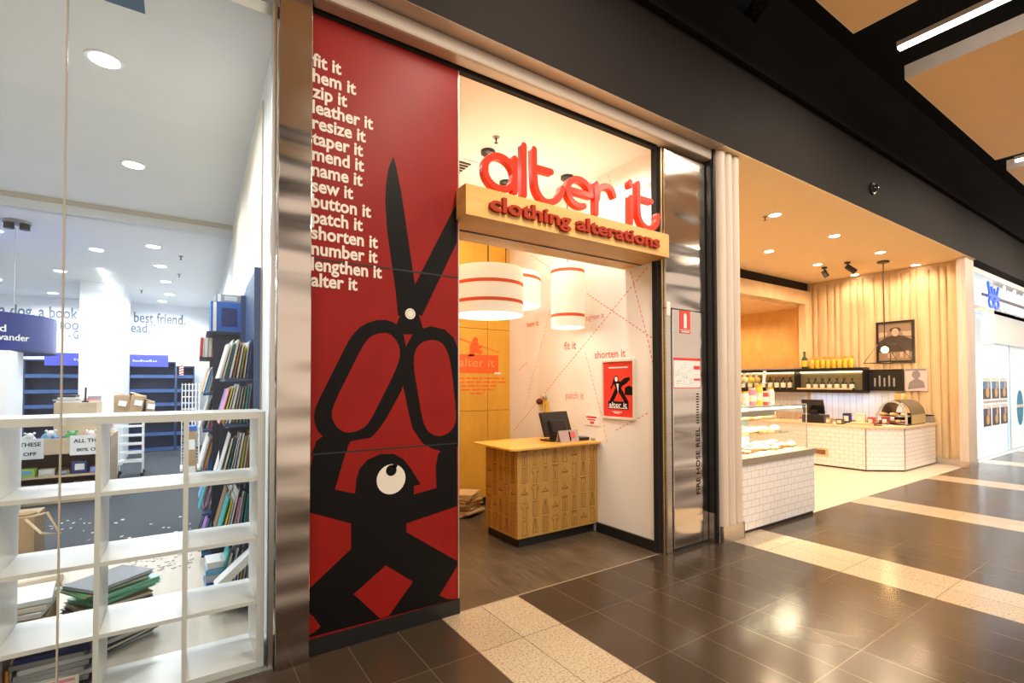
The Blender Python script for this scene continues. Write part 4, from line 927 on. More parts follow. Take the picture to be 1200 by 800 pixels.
# papers and magazines piled on the display
k = 0
for i, (x, y, n, w, zz) in enumerate(((-1.34, 9.55, 4, .24, 1.345), (-1.06, 9.6, 3, .15, 1.345), (-.90, 9.5, 9, .15, .70), (-.70, 9.9, 0, .2, 1.2))):
    z = zz
    for j in range(n):
        h = .022 + .012 * random.random() + (.022 if zz < 1 else 0); c_ = ['white', 'cream', 'pale grey', 'pink', 'white', 'grey', 'black', 'white', 'orange'][(j * 2 + i) % 9]
        g = G().rbox((x + random.uniform(-.02, .02), y, z + h / 2), (w, .3, h), random.uniform(-.15, .15)); z += h
        single('book', g, CP(c_), '%s book on the sale unit, %s up in the %s pile' % (c_, NTH[j], ['left', 'middle', 'right'][i]), 'book', 'books piled on the sale unit', bevel=.002)
t = root('pen_stand', 'small dark pen stand on the sale unit beside the book piles', 'pen holder', (-1.13, 9.45, 1.345))
part('base', G().lathe([(.04, 0), (.04, .02)], (-1.13, 9.45, 1.345), 14), 'black', t); part('stem', G().tube([(-1.13, 9.45, 1.36), (-1.125, 9.45, 1.56)], .012, 6), 'black', t)
# wire trolley with parcels, grid stand, box with blue lid
t = root('wire_trolley', 'white wire trolley with shelves under the brown parcels', 'trolley', (-.69, 11, 0))
for z in (.25, .40, .55, .70, .86, 1.05):
    part('wire_shelf', G().box(-.86, 10.8, z, -.52, 11.2, z + .012).box(-.86, 10.79, z, -.52, 10.80, z + .03), 'paper', t)
for x in (-.86, -.52):
    for y in (10.8, 11.2): part('post', G().tube([(x, y, .06), (x, y, 1.08)], .010, 6), 'paper', t); part('caster', G().ball((x, y, .035), .034), 'black', t)
for i, (cx, cy, cz, sx, sz, rz, tl) in enumerate(((-.82, 10.95, 1.245, .22, .36, .1, 0), (-.60, 10.93, 1.25, .18, .33, -.1, .12), (-.425, 11.02, 1.18, .13, .24, .05, 0))):
    t = root('parcel', ['crumpled brown paper parcel nearest the white column on the wire trolley', 'brown parcel with white label in the middle of the wire trolley', 'smallest brown parcel at the right end of the wire trolley'][i], 'parcel', (cx, cy, cz - sz / 2), 'brown parcels on the wire trolley')
    part('carton', G().rbox((cx, cy, cz), (sx, .3, sz), rz, tl, 'Y'), 'cardboard', t, bevel=.015)
    part('label', G().rbox((cx + .02, cy - .19, cz + .03), (.11, .004, .09), rz * .3, .2, 'Y'), 'paper', t)
    part('flap', G().rbox((cx - .03, cy, cz + sz / 2 + .02), (sx * .8, .2, .012), rz, .35, 'Y'), C('flap_kraft', (.50, .37, .24), .7), t)
t = root('grid_stand', 'white wire grid display stand in front of the narrow navy shelf', 'display stand', (.2, 11.2, 0))
for y in (11.0, 11.45):
    g = G()
    for k in range(6): g.tube([(.05 + k * .055, y, .05), (.05 + k * .055, y, 1.62)], .006, 5)
    for k in range(14): g.tube([(.05, y, .1 + k * .115), (.325, y, .1 + k * .115)], .005, 5)
    part('grid_panel', g, 'paper', t)
part('foot', G().box(.03, 10.95, 0, .07, 11.5, .05).box(.30, 10.95, 0, .34, 11.5, .05), 'paper', t)
for nm, (x0, x1, y0, z0, z1), lb in (('carton', (.07, .25, 9.4, 0, .42), 'brown cardboard carton on the carpet under the blue lidded carton'), ('carton', (.09, .24, 9.42, .42, .86), 'brown carton with bright blue lid stacked on another carton')):
    t = root('carton', lb, 'box', ((x0 + x1) / 2, y0 + .15, z0), 'cartons by the wire grid stand'); part('box_body', G().box(x0, y0, z0, x1, y0 + .3, z1 - .001), 'cardboard', t, bevel=.006)
    part('label', G().box(x0 + .05, y0 - .004, z0 + .14, x1 - .02, y0, z0 + .30), 'paper', t)
    if z0: part('lid', G().box(x0 - .005, y0 - .005, z1, x1 + .005, y0 + .305, z1 + .07), CP('blue'), t)
# brown carton with rope handle low at the left
t = root('carton', 'open brown carton with rope handle standing on the carpet at the left', 'box', (-1.25, 6.3, 0))
part('box_body', G().box(-1.50, 6.1, 0, -1.06, 6.5, .42), 'cardboard', t, bevel=.006)
part('handle', G().tube([(-1.12, 6.09, .40), (-1.0, 6.0, .28), (-.88, 6.05, .24), (-.98, 6.1, .44), (-1.06, 6.12, .42)], .012, 6), C('rope', (.62, .48, .30), .7), t)
part('contents', G().ball((-1.15, 6.2, .43), .07, (1.3, 1, .5)), 'cardboard', t, smooth=True)
t = root('paper_sack', 'flat cream paper sack lying on the carpet below the carton', 'paper sack', (-.93, 5.5, 0))
part('sack', G().rbox((-.95, 5.4, .05), (.34, .3, .09), .3), C('sack_cream', (.66, .56, .44), .7), t, bevel=.03); part('fold', G().rbox((-.95, 5.4, .098), (.30, .1, .006), .3), C('sack_cream', (.66, .56, .44), .7), t)
# paper scraps (countless)
g = G()
for k in range(90):
    px, py = random.uniform(150, 226), random.uniform(648, 668)
    if k > 60: px, py = random.uniform(60, 240), random.uniform(606, 634)
    P = on_z(px, py, 0); 
    if P.x > .3 or abs(P.y - 5.75) < .03: continue
    s_ = random.uniform(.012, .035); g.rbox((P.x, P.y, .006), (s_, s_ * .7, .008), random.uniform(0, 3), random.uniform(-.3, .3))
o = single('paper_scraps', g, 'paper', 'white paper scraps scattered over the bookshop floor', 'paper scraps', kind='stuff')

# ---- navy wall rack with magazines and picture books
t = root('slatwall_rack', 'tall navy slatwall rack with ledges along the bookshop side wall', 'book rack', (.42, 5.2, 0))
def sheared(x0, x1, ya, yb, za, zb): return G().hexa([(XW(ya) - x1, ya, za), (XW(ya) - x0, ya, za), (XW(yb) - x0, yb, za), (XW(yb) - x1, yb, za), (XW(ya) - x1, ya, zb), (XW(ya) - x0, ya, zb), (XW(yb) - x0, yb, zb), (XW(yb) - x1, yb, zb)])
part('back_panel', sheared(.013, .04, 3.88, 4.78, 0, 2.42), 'navy', t); part('back_panel', sheared(.013, .04, 4.80, 7.2, 0, 2.40), 'navy', t)
part('edge_post', sheared(.012, .052, 3.86, 3.879, 0, 2.42), C('navy_edge', (.05, .09, .20), .4), t); part('edge_post', sheared(.041, .075, 4.785, 4.80, 0, 2.36), C('navy_edge', (.05, .09, .20), .4), t)
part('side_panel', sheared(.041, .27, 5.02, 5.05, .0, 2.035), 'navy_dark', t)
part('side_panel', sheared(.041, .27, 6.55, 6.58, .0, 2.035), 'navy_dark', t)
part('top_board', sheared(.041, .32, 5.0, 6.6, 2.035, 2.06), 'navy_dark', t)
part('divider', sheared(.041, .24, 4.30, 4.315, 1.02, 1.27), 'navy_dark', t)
NEAR = [.10, .50, .92, 1.32, 1.64]; FAR = [.12, .48, .84, 1.20, 1.52]
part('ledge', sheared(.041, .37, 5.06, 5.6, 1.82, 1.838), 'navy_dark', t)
for z in NEAR: part('ledge', sheared(.041, .22, 3.95, 4.95, z - .018, z), 'navy', t)
for z in FAR: part('ledge', sheared(.041, .34, 5.06, 6.54, z - .018, z), 'navy', t)
COLS = ['white', 'cream', 'sky blue', 'white', 'pale grey', 'white', 'yellow', 'cream', 'teal', 'white', 'blue', 'pink', 'purple', 'red', 'orange', 'teal', 'brown', 'black']
LV = ['lowest', 'second', 'third', 'fourth', 'top']
rnd = random.Random(3)
def mag(y, z, xo, hgt, lean, th, wy, c_, label, group):
    cx = XW(y) - xo; g = G().rbox((cx, y, z + hgt / 2 * math.cos(lean) + .004), (th, wy, hgt), 0, lean, 'Y')
    single('magazine', g, CP(c_), label, 'magazine', group)
for li, z in enumerate(NEAR):
    for k in range(9):
        for ci, y in enumerate((4.12, 4.44)):
            if li == 0 and ci == 1: continue
            c_ = COLS[(li * 5 + k * 3 + ci * 7) % 10 if k % 4 else (li * 7 + k + ci) % len(COLS)]
            hgt = rnd.uniform(.27, .37) if li < 3 else rnd.uniform(.24, .29)
            mag(y + rnd.uniform(-.01, .01), z, .068 + k * .019 + rnd.uniform(0, .003), hgt, .10 + .018 * k, rnd.choice((.005, .008, .012)), .21 + .03 * (k % 2), c_,
                '%s magazine leaning on the %s near ledge, %s from the navy panel, %s row' % (c_, LV[li], NTH[k], 'front' if ci == 0 else 'rear'), 'magazines leaning on the near ledges')
for li, z in enumerate(FAR):
    for k in range(8):
        for ci, y in enumerate((5.32, 5.85)):
            c_ = COLS[(li * 3 + k * 4 + ci * 5 + 2) % len(COLS)]
            hgt = rnd.uniform(.25, .31) if li < 4 else rnd.uniform(.22, .26)
            mag(y + rnd.uniform(-.02, .02), z, .085 + k * .034 + rnd.uniform(0, .006), hgt, .12 + .02 * k, rnd.choice((.006, .012, .018)), .26, c_,
                '%s picture book on the %s far ledge, %s from the navy panel, %s row' % (c_, LV[li], NTH[k], 'front' if ci == 0 else 'rear'), 'picture books on the far ledges')
# top: boxed blue book set and a row of books with a red one
for nm, c_, sz, ctr, lb in (('boxed_set', 'blue', (.24, .26, .27), (.345, 5.18, 2.197), 'large bright blue boxed book set on top of the navy rack'), ('boxed_set', 'grey', (.20, .22, .07), (.36, 5.2, 2.37), 'flat grey box lying on the blue boxed book set')):
    t = root('boxed_book_set', lb, 'boxed books', (ctr[0], ctr[1], ctr[2] - sz[2] / 2)); part('box', G().rbox(ctr, sz, 0), CP(c_), t, bevel=.004)
    part('print', G().rbox((ctr[0] + .02, ctr[1] - sz[1] / 2 - .002, ctr[2]), (sz[0] * .5, .003, sz[2] * .6), 0), CP('navy' if c_ == 'blue' else 'pale grey'), t)
    part('spine', G().rbox((ctr[0] - sz[0] / 2 + .03, ctr[1] - sz[1] / 2 - .002, ctr[2]), (.025, .004, sz[2] * .95), 0), 'paper', t)
for k in range(9):
    c_ = ['red', 'white', 'cream', 'pink', 'yellow', 'grey', 'white', 'brown', 'navy'][k]
    single('paperback', G().rbox((XW(5.2) - .355 + k * .031, 5.2, 1.838 + .088), (.022, .2, .17), 0, .04, 'Y'), CP(c_), '%s paperback in the short row below the blue boxed set, %s from the aisle' % (c_, NTH[k]), 'paperback', 'paperbacks below the blue boxed set')
# low stack beneath the rack: blue books, white books and a tilted white box
for i, (c_, x, y, z, w, d, h, tl, lb) in enumerate((('lime', .30, 4.16, .124, .26, .22, .035, 0, 'lime green book at the bottom of the low rack stack'), ('teal', .30, 4.14, .162, .27, .23, .035, 0, 'teal and blue book above the lime one in the low rack stack'), ('blue', .30, 4.14, .20, .27, .23, .03, 0, 'bright blue book third up in the low rack stack'),
        ('pale grey', .25, 4.14, .245, .16, .2, .05, 0, 'pale grey book fourth up in the low rack stack'), ('sky blue', .25, 4.14, .292, .17, .2, .04, 0, 'sky blue book fifth up in the low rack stack'), ('white', .25, 4.14, .338, .16, .2, .045, 0, 'white book on top of the low rack stack'))):
    single('picture_book', G().rbox((x, y, z), (w, d, h), .05 * (i % 3 - 1), 0), CP(c_), lb, 'book', 'books stacked low under the near ledges', bevel=.002)
t = root('white_carton', 'tilted white flat carton leaning on the low stack of books', 'box', (.30, 4.0, .23)); part('carton', G().rbox((.335, 3.885, .345), (.30, .12, .05), 0, -.72, 'Y'), 'paper', t, bevel=.003)
part('closed_edge', G().rbox((.335, 3.823, .345), (.29, .003, .02), 0, -.72, 'Y'), 'label_cream', t)

# ---- white cube shelf right behind the glass
t = root('cube_shelf', 'white open cube shelf standing right behind the bookshop glass', 'shelf unit', (-.3, 3.3, 0))
ya, yb = 3.122, 3.505
for i, x in enumerate((-1.03, -.68, -.322, .036, .392)):
    w = .019 if i in (0, 4) else .0105
    part('upright', G().box(x - w, ya + .001 * (i not in (0, 4)), .05, x + w, yb, 1.405), 'white_gloss', t)
part('top_board', G().box(-1.049, ya, 1.4055, .411, yb, 1.4445), 'white_gloss', t); part('bottom_board', G().box(-1.049, ya, .012, .411, yb, .0495), 'white_gloss', t)
for z in (.379, .727, 1.066):
    for a, b in zip((-1.03, -.68, -.322, .036), (-.68, -.322, .036, .392)):
        part('shelf_board', G().box(a + (.02 if a < -1 else .011), ya + .001, z - .0105, b - (.02 if b > .39 else .011), yb, z + .0105), 'white_gloss', t)
# piles behind it on the floor
t = root('carton', 'brown carton full of papers on the floor behind the cube shelf', 'box', (-.76, 3.85, 0))
part('box_body', G().box(-1.0, 3.62, 0, -.585, 3.98, .34), 'cardboard', t, bevel=.005); part('tape', G().box(-1.0, 3.617, .16, -.585, 3.62, .185), C('tape_brown', (.28, .19, .10), .4), t)
for k in range(3): single('paper_bundle', G().rbox((-.76 + .03 * k, 3.82, .357 + k * .032), (.34 - .05 * k, .30, .028), .1 * k - .1), ['paper', 'label_cream', 'paper'][k], ['white paper bundle at the bottom on the brown carton', 'cream paper bundle in the middle on the brown carton', 'white paper bundle on top of the brown carton'][k], 'paper bundle', 'paper bundles on the brown carton', bevel=.003)
STK = ['grey', 'black', 'pale grey', 'sky blue', 'blue', 'navy', 'black', 'navy', 'blue', 'black', 'brown', 'mint', 'mint', 'mint', 'green', 'black']
z = 0
for k, c_ in enumerate(STK):
    h = .026 if c_ not in ('mint',) else .022; rz = .55 + rnd.uniform(-.16, .16); x = -.335 + rnd.uniform(-.03, .03); y = 3.98 + rnd.uniform(-.03, .03)
    t = root('hardback_book', '%s hardback in the floor stack behind the cube shelf, %s from the floor' % (c_, NTH[k]), 'book', (x, y, z), 'hardback books stacked on the floor')
    part('cover', G().rbox((x, y, z + .002), (.36, .27, .003), rz).rbox((x, y, z + h - .003), (.36, .27, .003), rz), CP(c_), t); part('pages', G().rbox((x, y, z + h / 2), (.345, .255, h - .007), rz), CP('cream' if k % 3 else 'pale grey') if c_ != 'mint' else CP('mint'), t); z += h + .0005
# grey magazines in the bottom cell
z = .051
for k in range(11):
    c_ = ['grey', 'pale grey', 'grey', 'black', 'grey', 'pale grey', 'grey', 'grey', 'pale grey', 'grey', 'navy'][k]; h = .024
    single('magazine', G().rbox((-.50 + .008 * (k % 3), 3.34, z + h / 2), (.27, .24, h - .001), .06 * (k % 3 - 1)), CP(c_), '%s magazine in the bottom cell of the cube shelf, %s from the bottom' % (c_, NTH[k]), 'magazine', 'magazines stacked in the bottom cell', bevel=.003); z += h
t = root('price_label', 'pink lettered white price label on the bottom cell magazines', 'label', (-.45, 3.19, .08)); part('card', G().rbox((-.455, 3.2, .15), (.13, .002, .085), 0), 'label_cream', t)
g = G()
for i, zz in enumerate((.170, .142, .118)): g.box(-.51 + .01 * i, 3.1975, zz, -.405 - .03 * (i == 2), 3.1985, zz + .014)
part('pink_print', g, CP('pink'), t)
t = root('orange_folder', 'orange folder standing in the bottom cell left of the magazines', 'folder', (-.655, 3.35, .05)); part('cover', G().rbox((-.65, 3.35, .16), (.012, .22, .215), 0), CP('orange'), t); part('pages', G().rbox((-.64, 3.35, .155), (.006, .2, .195), 0), 'paper', t)

# ================================================================== CAFE
struct('ceiling_cafe', G().box(4.5, 2.858, 3.965, 12.72, 5.9, 4.0), 'warm_glow_ceiling')
struct('ceiling_kitchen', G().box(4.86, 5.9, 3.40, 12.75, 9.1, 3.46), 'ply_pale')
struct('wall_cafe_right', G().box(12.45, 3.0, 0, 12.6, 9.1, 3.96), 'pine')
struct('wall_cafe_back', G().box(4.6, 9.0, 0, 12.6, 9.1, 3.96), 'ply_box')
struct('wall_cafe_left', G().box(4.60, 3.3, 0, 4.85, 9.1, 3.97), 'pine')
t = root('batten_cladding', 'honey coloured rounded timber battens cladding the cafe side wall', 'wall cladding', (12.4, 4.4, 0)); t['kind'] = 'structure'
y = 3.02; k = 0
while y < 5.74:
    w = (.20, .11, .15)[k % 3]; prof = [(12.45 - .035 * math.sin(a) ** .6, y + w / 2 - (w / 2 - .006) * math.cos(a)) for a in [PI * i / 8 for i in range(9)]]
    part('batten', G().prism(prof, lambda u, v, ww: Vector((u, v, ww)), .12, 3.90 - .04 * (k % 2)), 'pine', t, smooth=True); y += w + .004; k += 1
part('skirting', G().box(12.40, 3.0, 0, 12.45, 5.74, .12), 'steel_plain', t)
struct('column_cafe_front', G().box(12.2, 2.89, .12, 12.72, 3.02, 3.97), 'pale_pine'); struct('trim_column_base', G().box(12.19, 2.88, 0, 12.73, 3.03, .12), 'steel_plain')
# timber portal at the kitchen
t = root('kitchen_portal', 'plywood portal framing the kitchen at the back of the cafe', 'portal', (10.5, 5.8, 1.97)); t['kind'] = 'structure'
part('beam', G().box(5.2, 5.74, 3.45, 12.44, 5.90, 3.76), 'ply_pale', t); part('post', G().box(12.20, 5.74, 1.98, 12.44, 5.90, 3.45), 'ply_pale', t)
part('lining', G().box(12.42, 5.90, 1.96, 12.45, 9.0, 3.40), 'ply_box', t)
struct('trim_portal_band', G().box(5.2, 5.80, 3.76, 12.44, 5.88, 3.965), 'charcoal')  # dark grey band between the portal beam and the ceiling
struct('wall_tiles', G().box(12.43, 5.74, .9, 12.45, 9.0, 1.96), grid('pale_blue_tiles', (.72, .78, .86), (.68, .74, .82), (.5, .55, .62), .10, .10, swap='YZ', offset=0, msize=.003, rough=.2)[0])
struct('wall_splashback', G().box(12.40, 3.95, .78, 12.412, 5.74, 1.44), grid('pale_blue_boards', (.70, .78, .90), (.64, .72, .86), (.45, .50, .6), .12, 3.0, swap='YZ', offset=0, msize=.005, rough=.2)[0])
# shelf with bottles
t = root('bottle_shelf', 'long black wall shelf with lit back holding rows of sauce bottles', 'shelf', (12.25, 6.0, 1.40))
part('back_panel', G().box(12.37, 4.58, 1.43, 12.40, 7.9, 1.86), C('shelf_olive', (.35, .30, .16), .5), t)
part('top_board', G().box(12.08, 4.56, 1.86, 12.40, 7.9, 1.93), 'black', t); part('bottom_board', G().box(12.08, 4.56, 1.38, 12.40, 7.9, 1.45), 'black', t)
part('side_board', G().box(12.08, 4.54, 1.38, 12.40, 4.56, 1.93), 'black', t); part('divider', G().box(12.10, 5.95, 1.45, 12.37, 5.97, 1.86), 'black', t)
part('lit_strip', G().box(12.33, 4.6, 1.835, 12.36, 7.85, 1.855), emis('lit_shelf_strip', (1, .85, .5), 5), t); part('ledge_strip', G().box(12.07, 4.75, 1.45, 12.08, 5.9, 1.485), 'pine', t)
area('shelf_underlight', (12.22, 5.1, 1.372), .04, 1.3, 3.2, (.70, .82, 1))
def bottle(name, x, y, z, h, r, body, cap, lab, label, group):
    t = root(name, label, 'bottle', (x, y, z), group)
    part('body', G().lathe([(r * .9, 0), (r, .01), (r, h * .58), (r * .45, h * .72), (r * .38, h * .9)], (x, y, z), 14), body, t, smooth=True)
    if lab: part('label', G().lathe([(r * 1.02, h * .12), (r * 1.02, h * .48)], (x, y, z), 14, close=False), lab, t, smooth=True)
    part('cap', G().lathe([(r * .5, h * .88), (r * .5, h)], (x, y, z), 10), cap, t)
    return t
BY = []
ys = [4.80, 4.95, 5.10, 5.25, 5.40, 5.55, 5.70]
for i, y in enumerate(ys): bottle('clear_bottle', 12.2, y, 1.45, .25, .05, 'bottle_dark', 'cap_dark' if 'cap_dark' in M else 'black', 'label_cream', 'dark bottle with pale label on the black shelf, %s from the menu board' % NTH[i], 'dark capped bottles on the black shelf')
for i, y in enumerate((6.12, 6.28, 6.44, 6.60, 6.78, 6.95, 7.12)): bottle('sauce_bottle', 12.2, y, 1.45, .33, .055, 'bottle_dark', 'cap_red', 'label_cream', 'red capped sauce bottle on the black shelf, %s after the divider' % NTH[i], 'red capped sauce bottles on the black shelf')
for i, y in enumerate((7.3, 7.45, 7.6, 7.75)): bottle('clear_bottle', 12.2, y, 1.45, .28, .05, 'bottle_dark', 'black', 'label_cream', 'dark bottle at the pillar end of the black shelf, %s of four' % NTH[i], 'dark capped bottles on the black shelf')
bottle('wine_bottle', 12.2, 5.78, 1.93, .40, .06, 'bottle_green', 'bottle_green', 'gold_wrap', 'tall green wine bottle standing on top of the black shelf', None)
for i in range(8):
    y = 5.62 - i * .115; t = root('chip_packet', 'gold wrapped packet on top of the black shelf, %s from the green bottle' % NTH[i], 'packet', (12.22, y, 1.93), 'gold packets on the black shelf')
    part('packet', G().lathe([(.045, 0), (.055, .08), (.05, .17), (.02, .20)], (12.22, y, 1.93), 10), 'gold_wrap', t, smooth=True); part('gathered_top', G().lathe([(.02, .20), (.045, .26)], (12.22, y, 1.93), 10), 'gold_wrap', t)
t = root('menu_board', 'dark menu board on the cafe side wall above the pastry cabinet', 'menu board', (12.37, 4.2, 1.43))
part('board', G().box(12.33, 3.93, 1.43, 12.40, 4.53, 1.88), 'black', t); g = G()
for k in range(5): g.box(12.325, 4.40 - k * .085, 1.52, 12.33, 4.43 - k * .085, 1.70 + .05 * (k % 2))
part('white_marks', g, 'grey_plastic', t); part('frame', G().box(12.322, 3.93, 1.86, 12.33, 4.53, 1.88).box(12.322, 3.93, 1.43, 12.33, 4.53, 1.45), 'charcoal', t)
t = root('wall_print', 'pale monochrome print on the cafe side wall right of the menu board', 'poster', (12.4, 3.72, 1.43))
part('sheet', G().box(12.385, 3.54, 1.43, 12.40, 3.91, 1.885), C('print_lilac', (.60, .52, .52), .5), t)
F = FX(12.385); g = G().prism([(3.86, 1.46), (3.58, 1.5), (3.60, 1.62), (3.72, 1.70), (3.84, 1.6)], F, 0, .002).disc((3.72, 1.76), .07, F, 0, .003, sy=1.2).prism([(3.9, 1.84), (3.56, 1.84), (3.56, 1.88), (3.9, 1.88)], F, 0, .003)
part('grey_print', g, C('print_grey', (.25, .21, .24), .5), t)
# framed portrait
t = root('framed_portrait', 'black framed sepia portrait of a seated person on the cafe side wall', 'picture', (12.4, 4.07, 2.03))
part('frame', G().box(12.36, 3.735, 2.02, 12.41, 3.775, 2.885).box(12.36, 4.355, 2.02, 12.41, 4.395, 2.885).box(12.36, 3.775, 2.02, 12.41, 4.355, 2.06).box(12.36, 3.775, 2.845, 12.41, 4.355, 2.885), 'black', t)
part('photo', G().box(12.385, 3.775, 2.06, 12.40, 4.355, 2.845), C('sepia_mid', (.25, .17, .12), .35), t)
F = FX(12.385); g = G().prism([(4.355, 2.24), (3.775, 2.24), (3.775, 2.48), (3.90, 2.56), (4.06, 2.60), (4.22, 2.56), (4.355, 2.46)], F, 0, .001).disc((4.06, 2.70), .10, F, 0, .001, sy=.55)
part('dark_print', g, C('sepia_dark', (.05, .034, .028), .4), t)
g = G().disc((4.06, 2.65), .062, F, .001, .002, sy=1.35); g.prism([(4.355, 2.55), (4.2, 2.6), (4.2, 2.66), (4.355, 2.66)], F, 0, .0006).prism([(3.92, 2.58), (3.775, 2.56), (3.775, 2.66), (3.95, 2.66)], F, 0, .0006)
for k, (yy, hh) in enumerate(((4.2, .10), (4.12, .08), (3.98, .12), (3.88, .14))): g.prism([(yy, 2.12), (yy - .05, 2.12), (yy - .05, 2.12 + hh), (yy, 2.12 + hh)], F, .001, .002)
part('pale_print', g, C('sepia_light', (.44, .32, .24), .4), t)
# wire pendant
t = root('wire_pendant', 'black wire cage pendant with one glowing bulb hanging in the cafe', 'pendant lamp', (11.37, 3.9, 3.965))
part('ceiling_plate', G().lathe([(.10, -.03), (.10, 0)], (11.37, 3.9, 3.965), 20), 'black_metal', t); part('cord', G().tube([(11.37, 3.9, 2.36), (11.37, 3.9, 3.95)], .008, 6), 'black', t)
part('bulb', G().ball((11.37, 3.9, 2.24), .06), 'bulb', t, smooth=True); part('socket', G().lathe([(.022, 2.29), (.022, 2.37)], (11.37, 3.9, 0), 10), 'black_metal', t)
p = [(11.15, 3.62, 1.98), (11.15, 4.18, 1.98), (11.95, 4.0, 1.99), (11.95, 3.6, 1.99)]; q = [(11.3, 3.85, 2.36), (11.3, 3.98, 2.36), (11.75, 3.95, 2.36), (11.75, 3.83, 2.36)]
g = G().tube(p, .007, 5, True).tube(q, .006, 5, True)
for a, b in zip(p, q): g.tube([a, b], .006, 5)
part('wire_cage', g, 'black_metal', t)
point('wire_pendant_glow', (11.37, 3.9, 2.13), 6, (1, .65, .3), .05)
for i, (px, py) in enumerate(((966, 317), (993, 311))):
    P = on_z(px, py - 4, 3.965); t = root('ceiling_spotlight', ['black spotlight on the cafe ceiling nearer the kitchen portal', 'black spotlight on the cafe ceiling nearer the wire pendant'][i], 'spotlight', (P.x, P.y, 3.965), 'black spotlights')
    part('mount', G().lathe([(.05, -.03), (.05, 0)], (P.x, P.y, 3.965), 14), 'black_metal', t); part('arm', G().tube([(P.x, P.y, 3.935), (P.x + .02, P.y, 3.865)], .014, 6), 'black_metal', t)
    a = (.05, -.03) if i == 0 else (.10, -.10); part('lamp_head', G().tube([(P.x + .0, P.y + .02, 3.895), (P.x + a[0], P.y + a[1], 3.765)], .05, 12), 'black_metal', t)
sprinkler(6.89, 3.77, 3.965, 'sprinkler head on the warmly lit cafe ceiling near the batten pillar')

# display counter at the front, tiled
t = root('display_counter', 'white tiled cafe counter with stone slab carrying the glass pastry case', 'counter', (5.7, 3.4, 0))
part('tiled_base', G().box(4.88, 2.985, .035, 6.50, 3.85, .728), 'cafe_tile', t); part('plinth', G().box(4.88, 3.0, 0, 6.49, 3.84, .035), 'black', t)
part('stone_slab', G().box(4.87, 2.965, .729, 6.525, 3.87, .80), 'tile_slab', t, bevel=.006)
t = root('pastry_case', 'lit glass pastry case on the tiled front counter', 'display case', (5.65, 3.4, .80))
XA, XB, YA, YB2 = 4.90, 6.46, 3.05, 3.80
part('front_pane', G().box(XA, YA, .801, XB, YA + .008, 1.32), 'cafe_glass', t); part('end_pane', G().box(XB - .008, YA + .009, .801, XB, YB2, 1.32), 'cafe_glass', t)
part('top_pane', G().box(XA, YA, 1.321, XB, YB2, 1.331), 'shelf_glass', t)
part('frame', G().box(XA, YA - .006, 1.331, XB, YA + .012, 1.345).box(XB - .012, YA - .006, .801, XB + .004, YA, 1.331).box(XB - .012, YB2, .801, XB, YB2 + .012, 1.331), 'steel_plain', t)
for z, d in ((.98, .16), (1.15, .26)): part('glass_shelf', G().box(XA + .01, YA + d, z, XB - .012, YB2 - .01, z + .008), 'shelf_glass', t)
part('lit_strip', G().box(XA + .05, YA + .03, 1.295, XB - .05, YA + .06, 1.315), emis('lit_case_strip', (1, .86, .6), 7), t)
part('rear_panel', G().box(XA, YB2 - .008, .801, XB - .013, YB2, 1.32), 'white_gloss', t)
part('price_rail', G().box(XA + .05, YA + .012, 1.225, 5.75, YA + .016, 1.285), 'tile_slab', t)
area('pastry_case_lamp', (5.68, 3.12, 1.28), 1.4, .05, 85, (1, .85, .6), (.5, 0, 0))
PK = ['croissant', 'bun', 'tart', 'slice']
def pastry(kind, x, y, z, s, label, grp):
    t = root(kind, label, 'pastry', (x, y, z), grp)
    if kind == 'croissant':
        pts = [(x + .07 * s * math.cos(a), y + .05 * s * math.sin(a), z + .028 * s) for a in [PI * (.05 + .9 * i / 8) for i in range(9)]]
        part('crust', G().tube(pts, [.008 * s, .017 * s, .024 * s, .030 * s, .033 * s, .030 * s, .024 * s, .017 * s, .008 * s], 10), 'cookie', t, smooth=True); part('icing_sugar', G().ball((x, y + .05 * s, z + .052 * s), .022 * s, (1.4, .8, .35)), 'icing', t, smooth=True)
    elif kind == 'bun':
        part('crust', G().ball((x, y, z + .032 * s), .05 * s, (1.1, 1, .65)), 'pale_bun', t, smooth=True); part('glaze', G().ball((x, y, z + .047 * s), .038 * s, (1.1, 1, .5)), 'cookie', t, smooth=True)
    elif kind == 'tart':
        part('crust', G().lathe([(.035 * s, 0), (.05 * s, .03 * s), (.044 * s, .03 * s), (.042 * s, .024 * s)], (x, y, z), 18), 'cookie', t, smooth=True); part('filling', G().lathe([(.001, .036 * s), (.03 * s, .032 * s), (.042 * s, .025 * s)], (x, y, z), 18, close=False), 'icing', t, smooth=True)
    else:
        part('sponge', G().rbox((x, y, z + .02 * s), (.11 * s, .08 * s, .04 * s), .2), 'choc', t, bevel=.004); part('icing', G().rbox((x, y, z + .047 * s), (.108 * s, .078 * s, .014 * s), .2), 'icing', t, bevel=.003)
for li, (z, y) in enumerate(((.801, 3.16), (.801, 3.40), (.988, 3.36), (1.158, 3.42))):
    for k in range(10):
        kd = PK[(k * (li + 1) + li) % 4] if li else PK[(k // 2) % 2 * 2 + (k % 2)]
        pastry(kd, 5.0 + k * .15 + .02 * (li % 2), y + .03 * (k % 2), z, 1.15, '%s in the pastry case on the %s, %s from the pillar' % (kd, ['case floor front row', 'case floor rear row', 'lower glass shelf', 'upper glass shelf'][li], NTH[k]), 'pastries on the ' + ['case floor', 'case floor', 'lower glass shelf', 'upper glass shelf'][li])
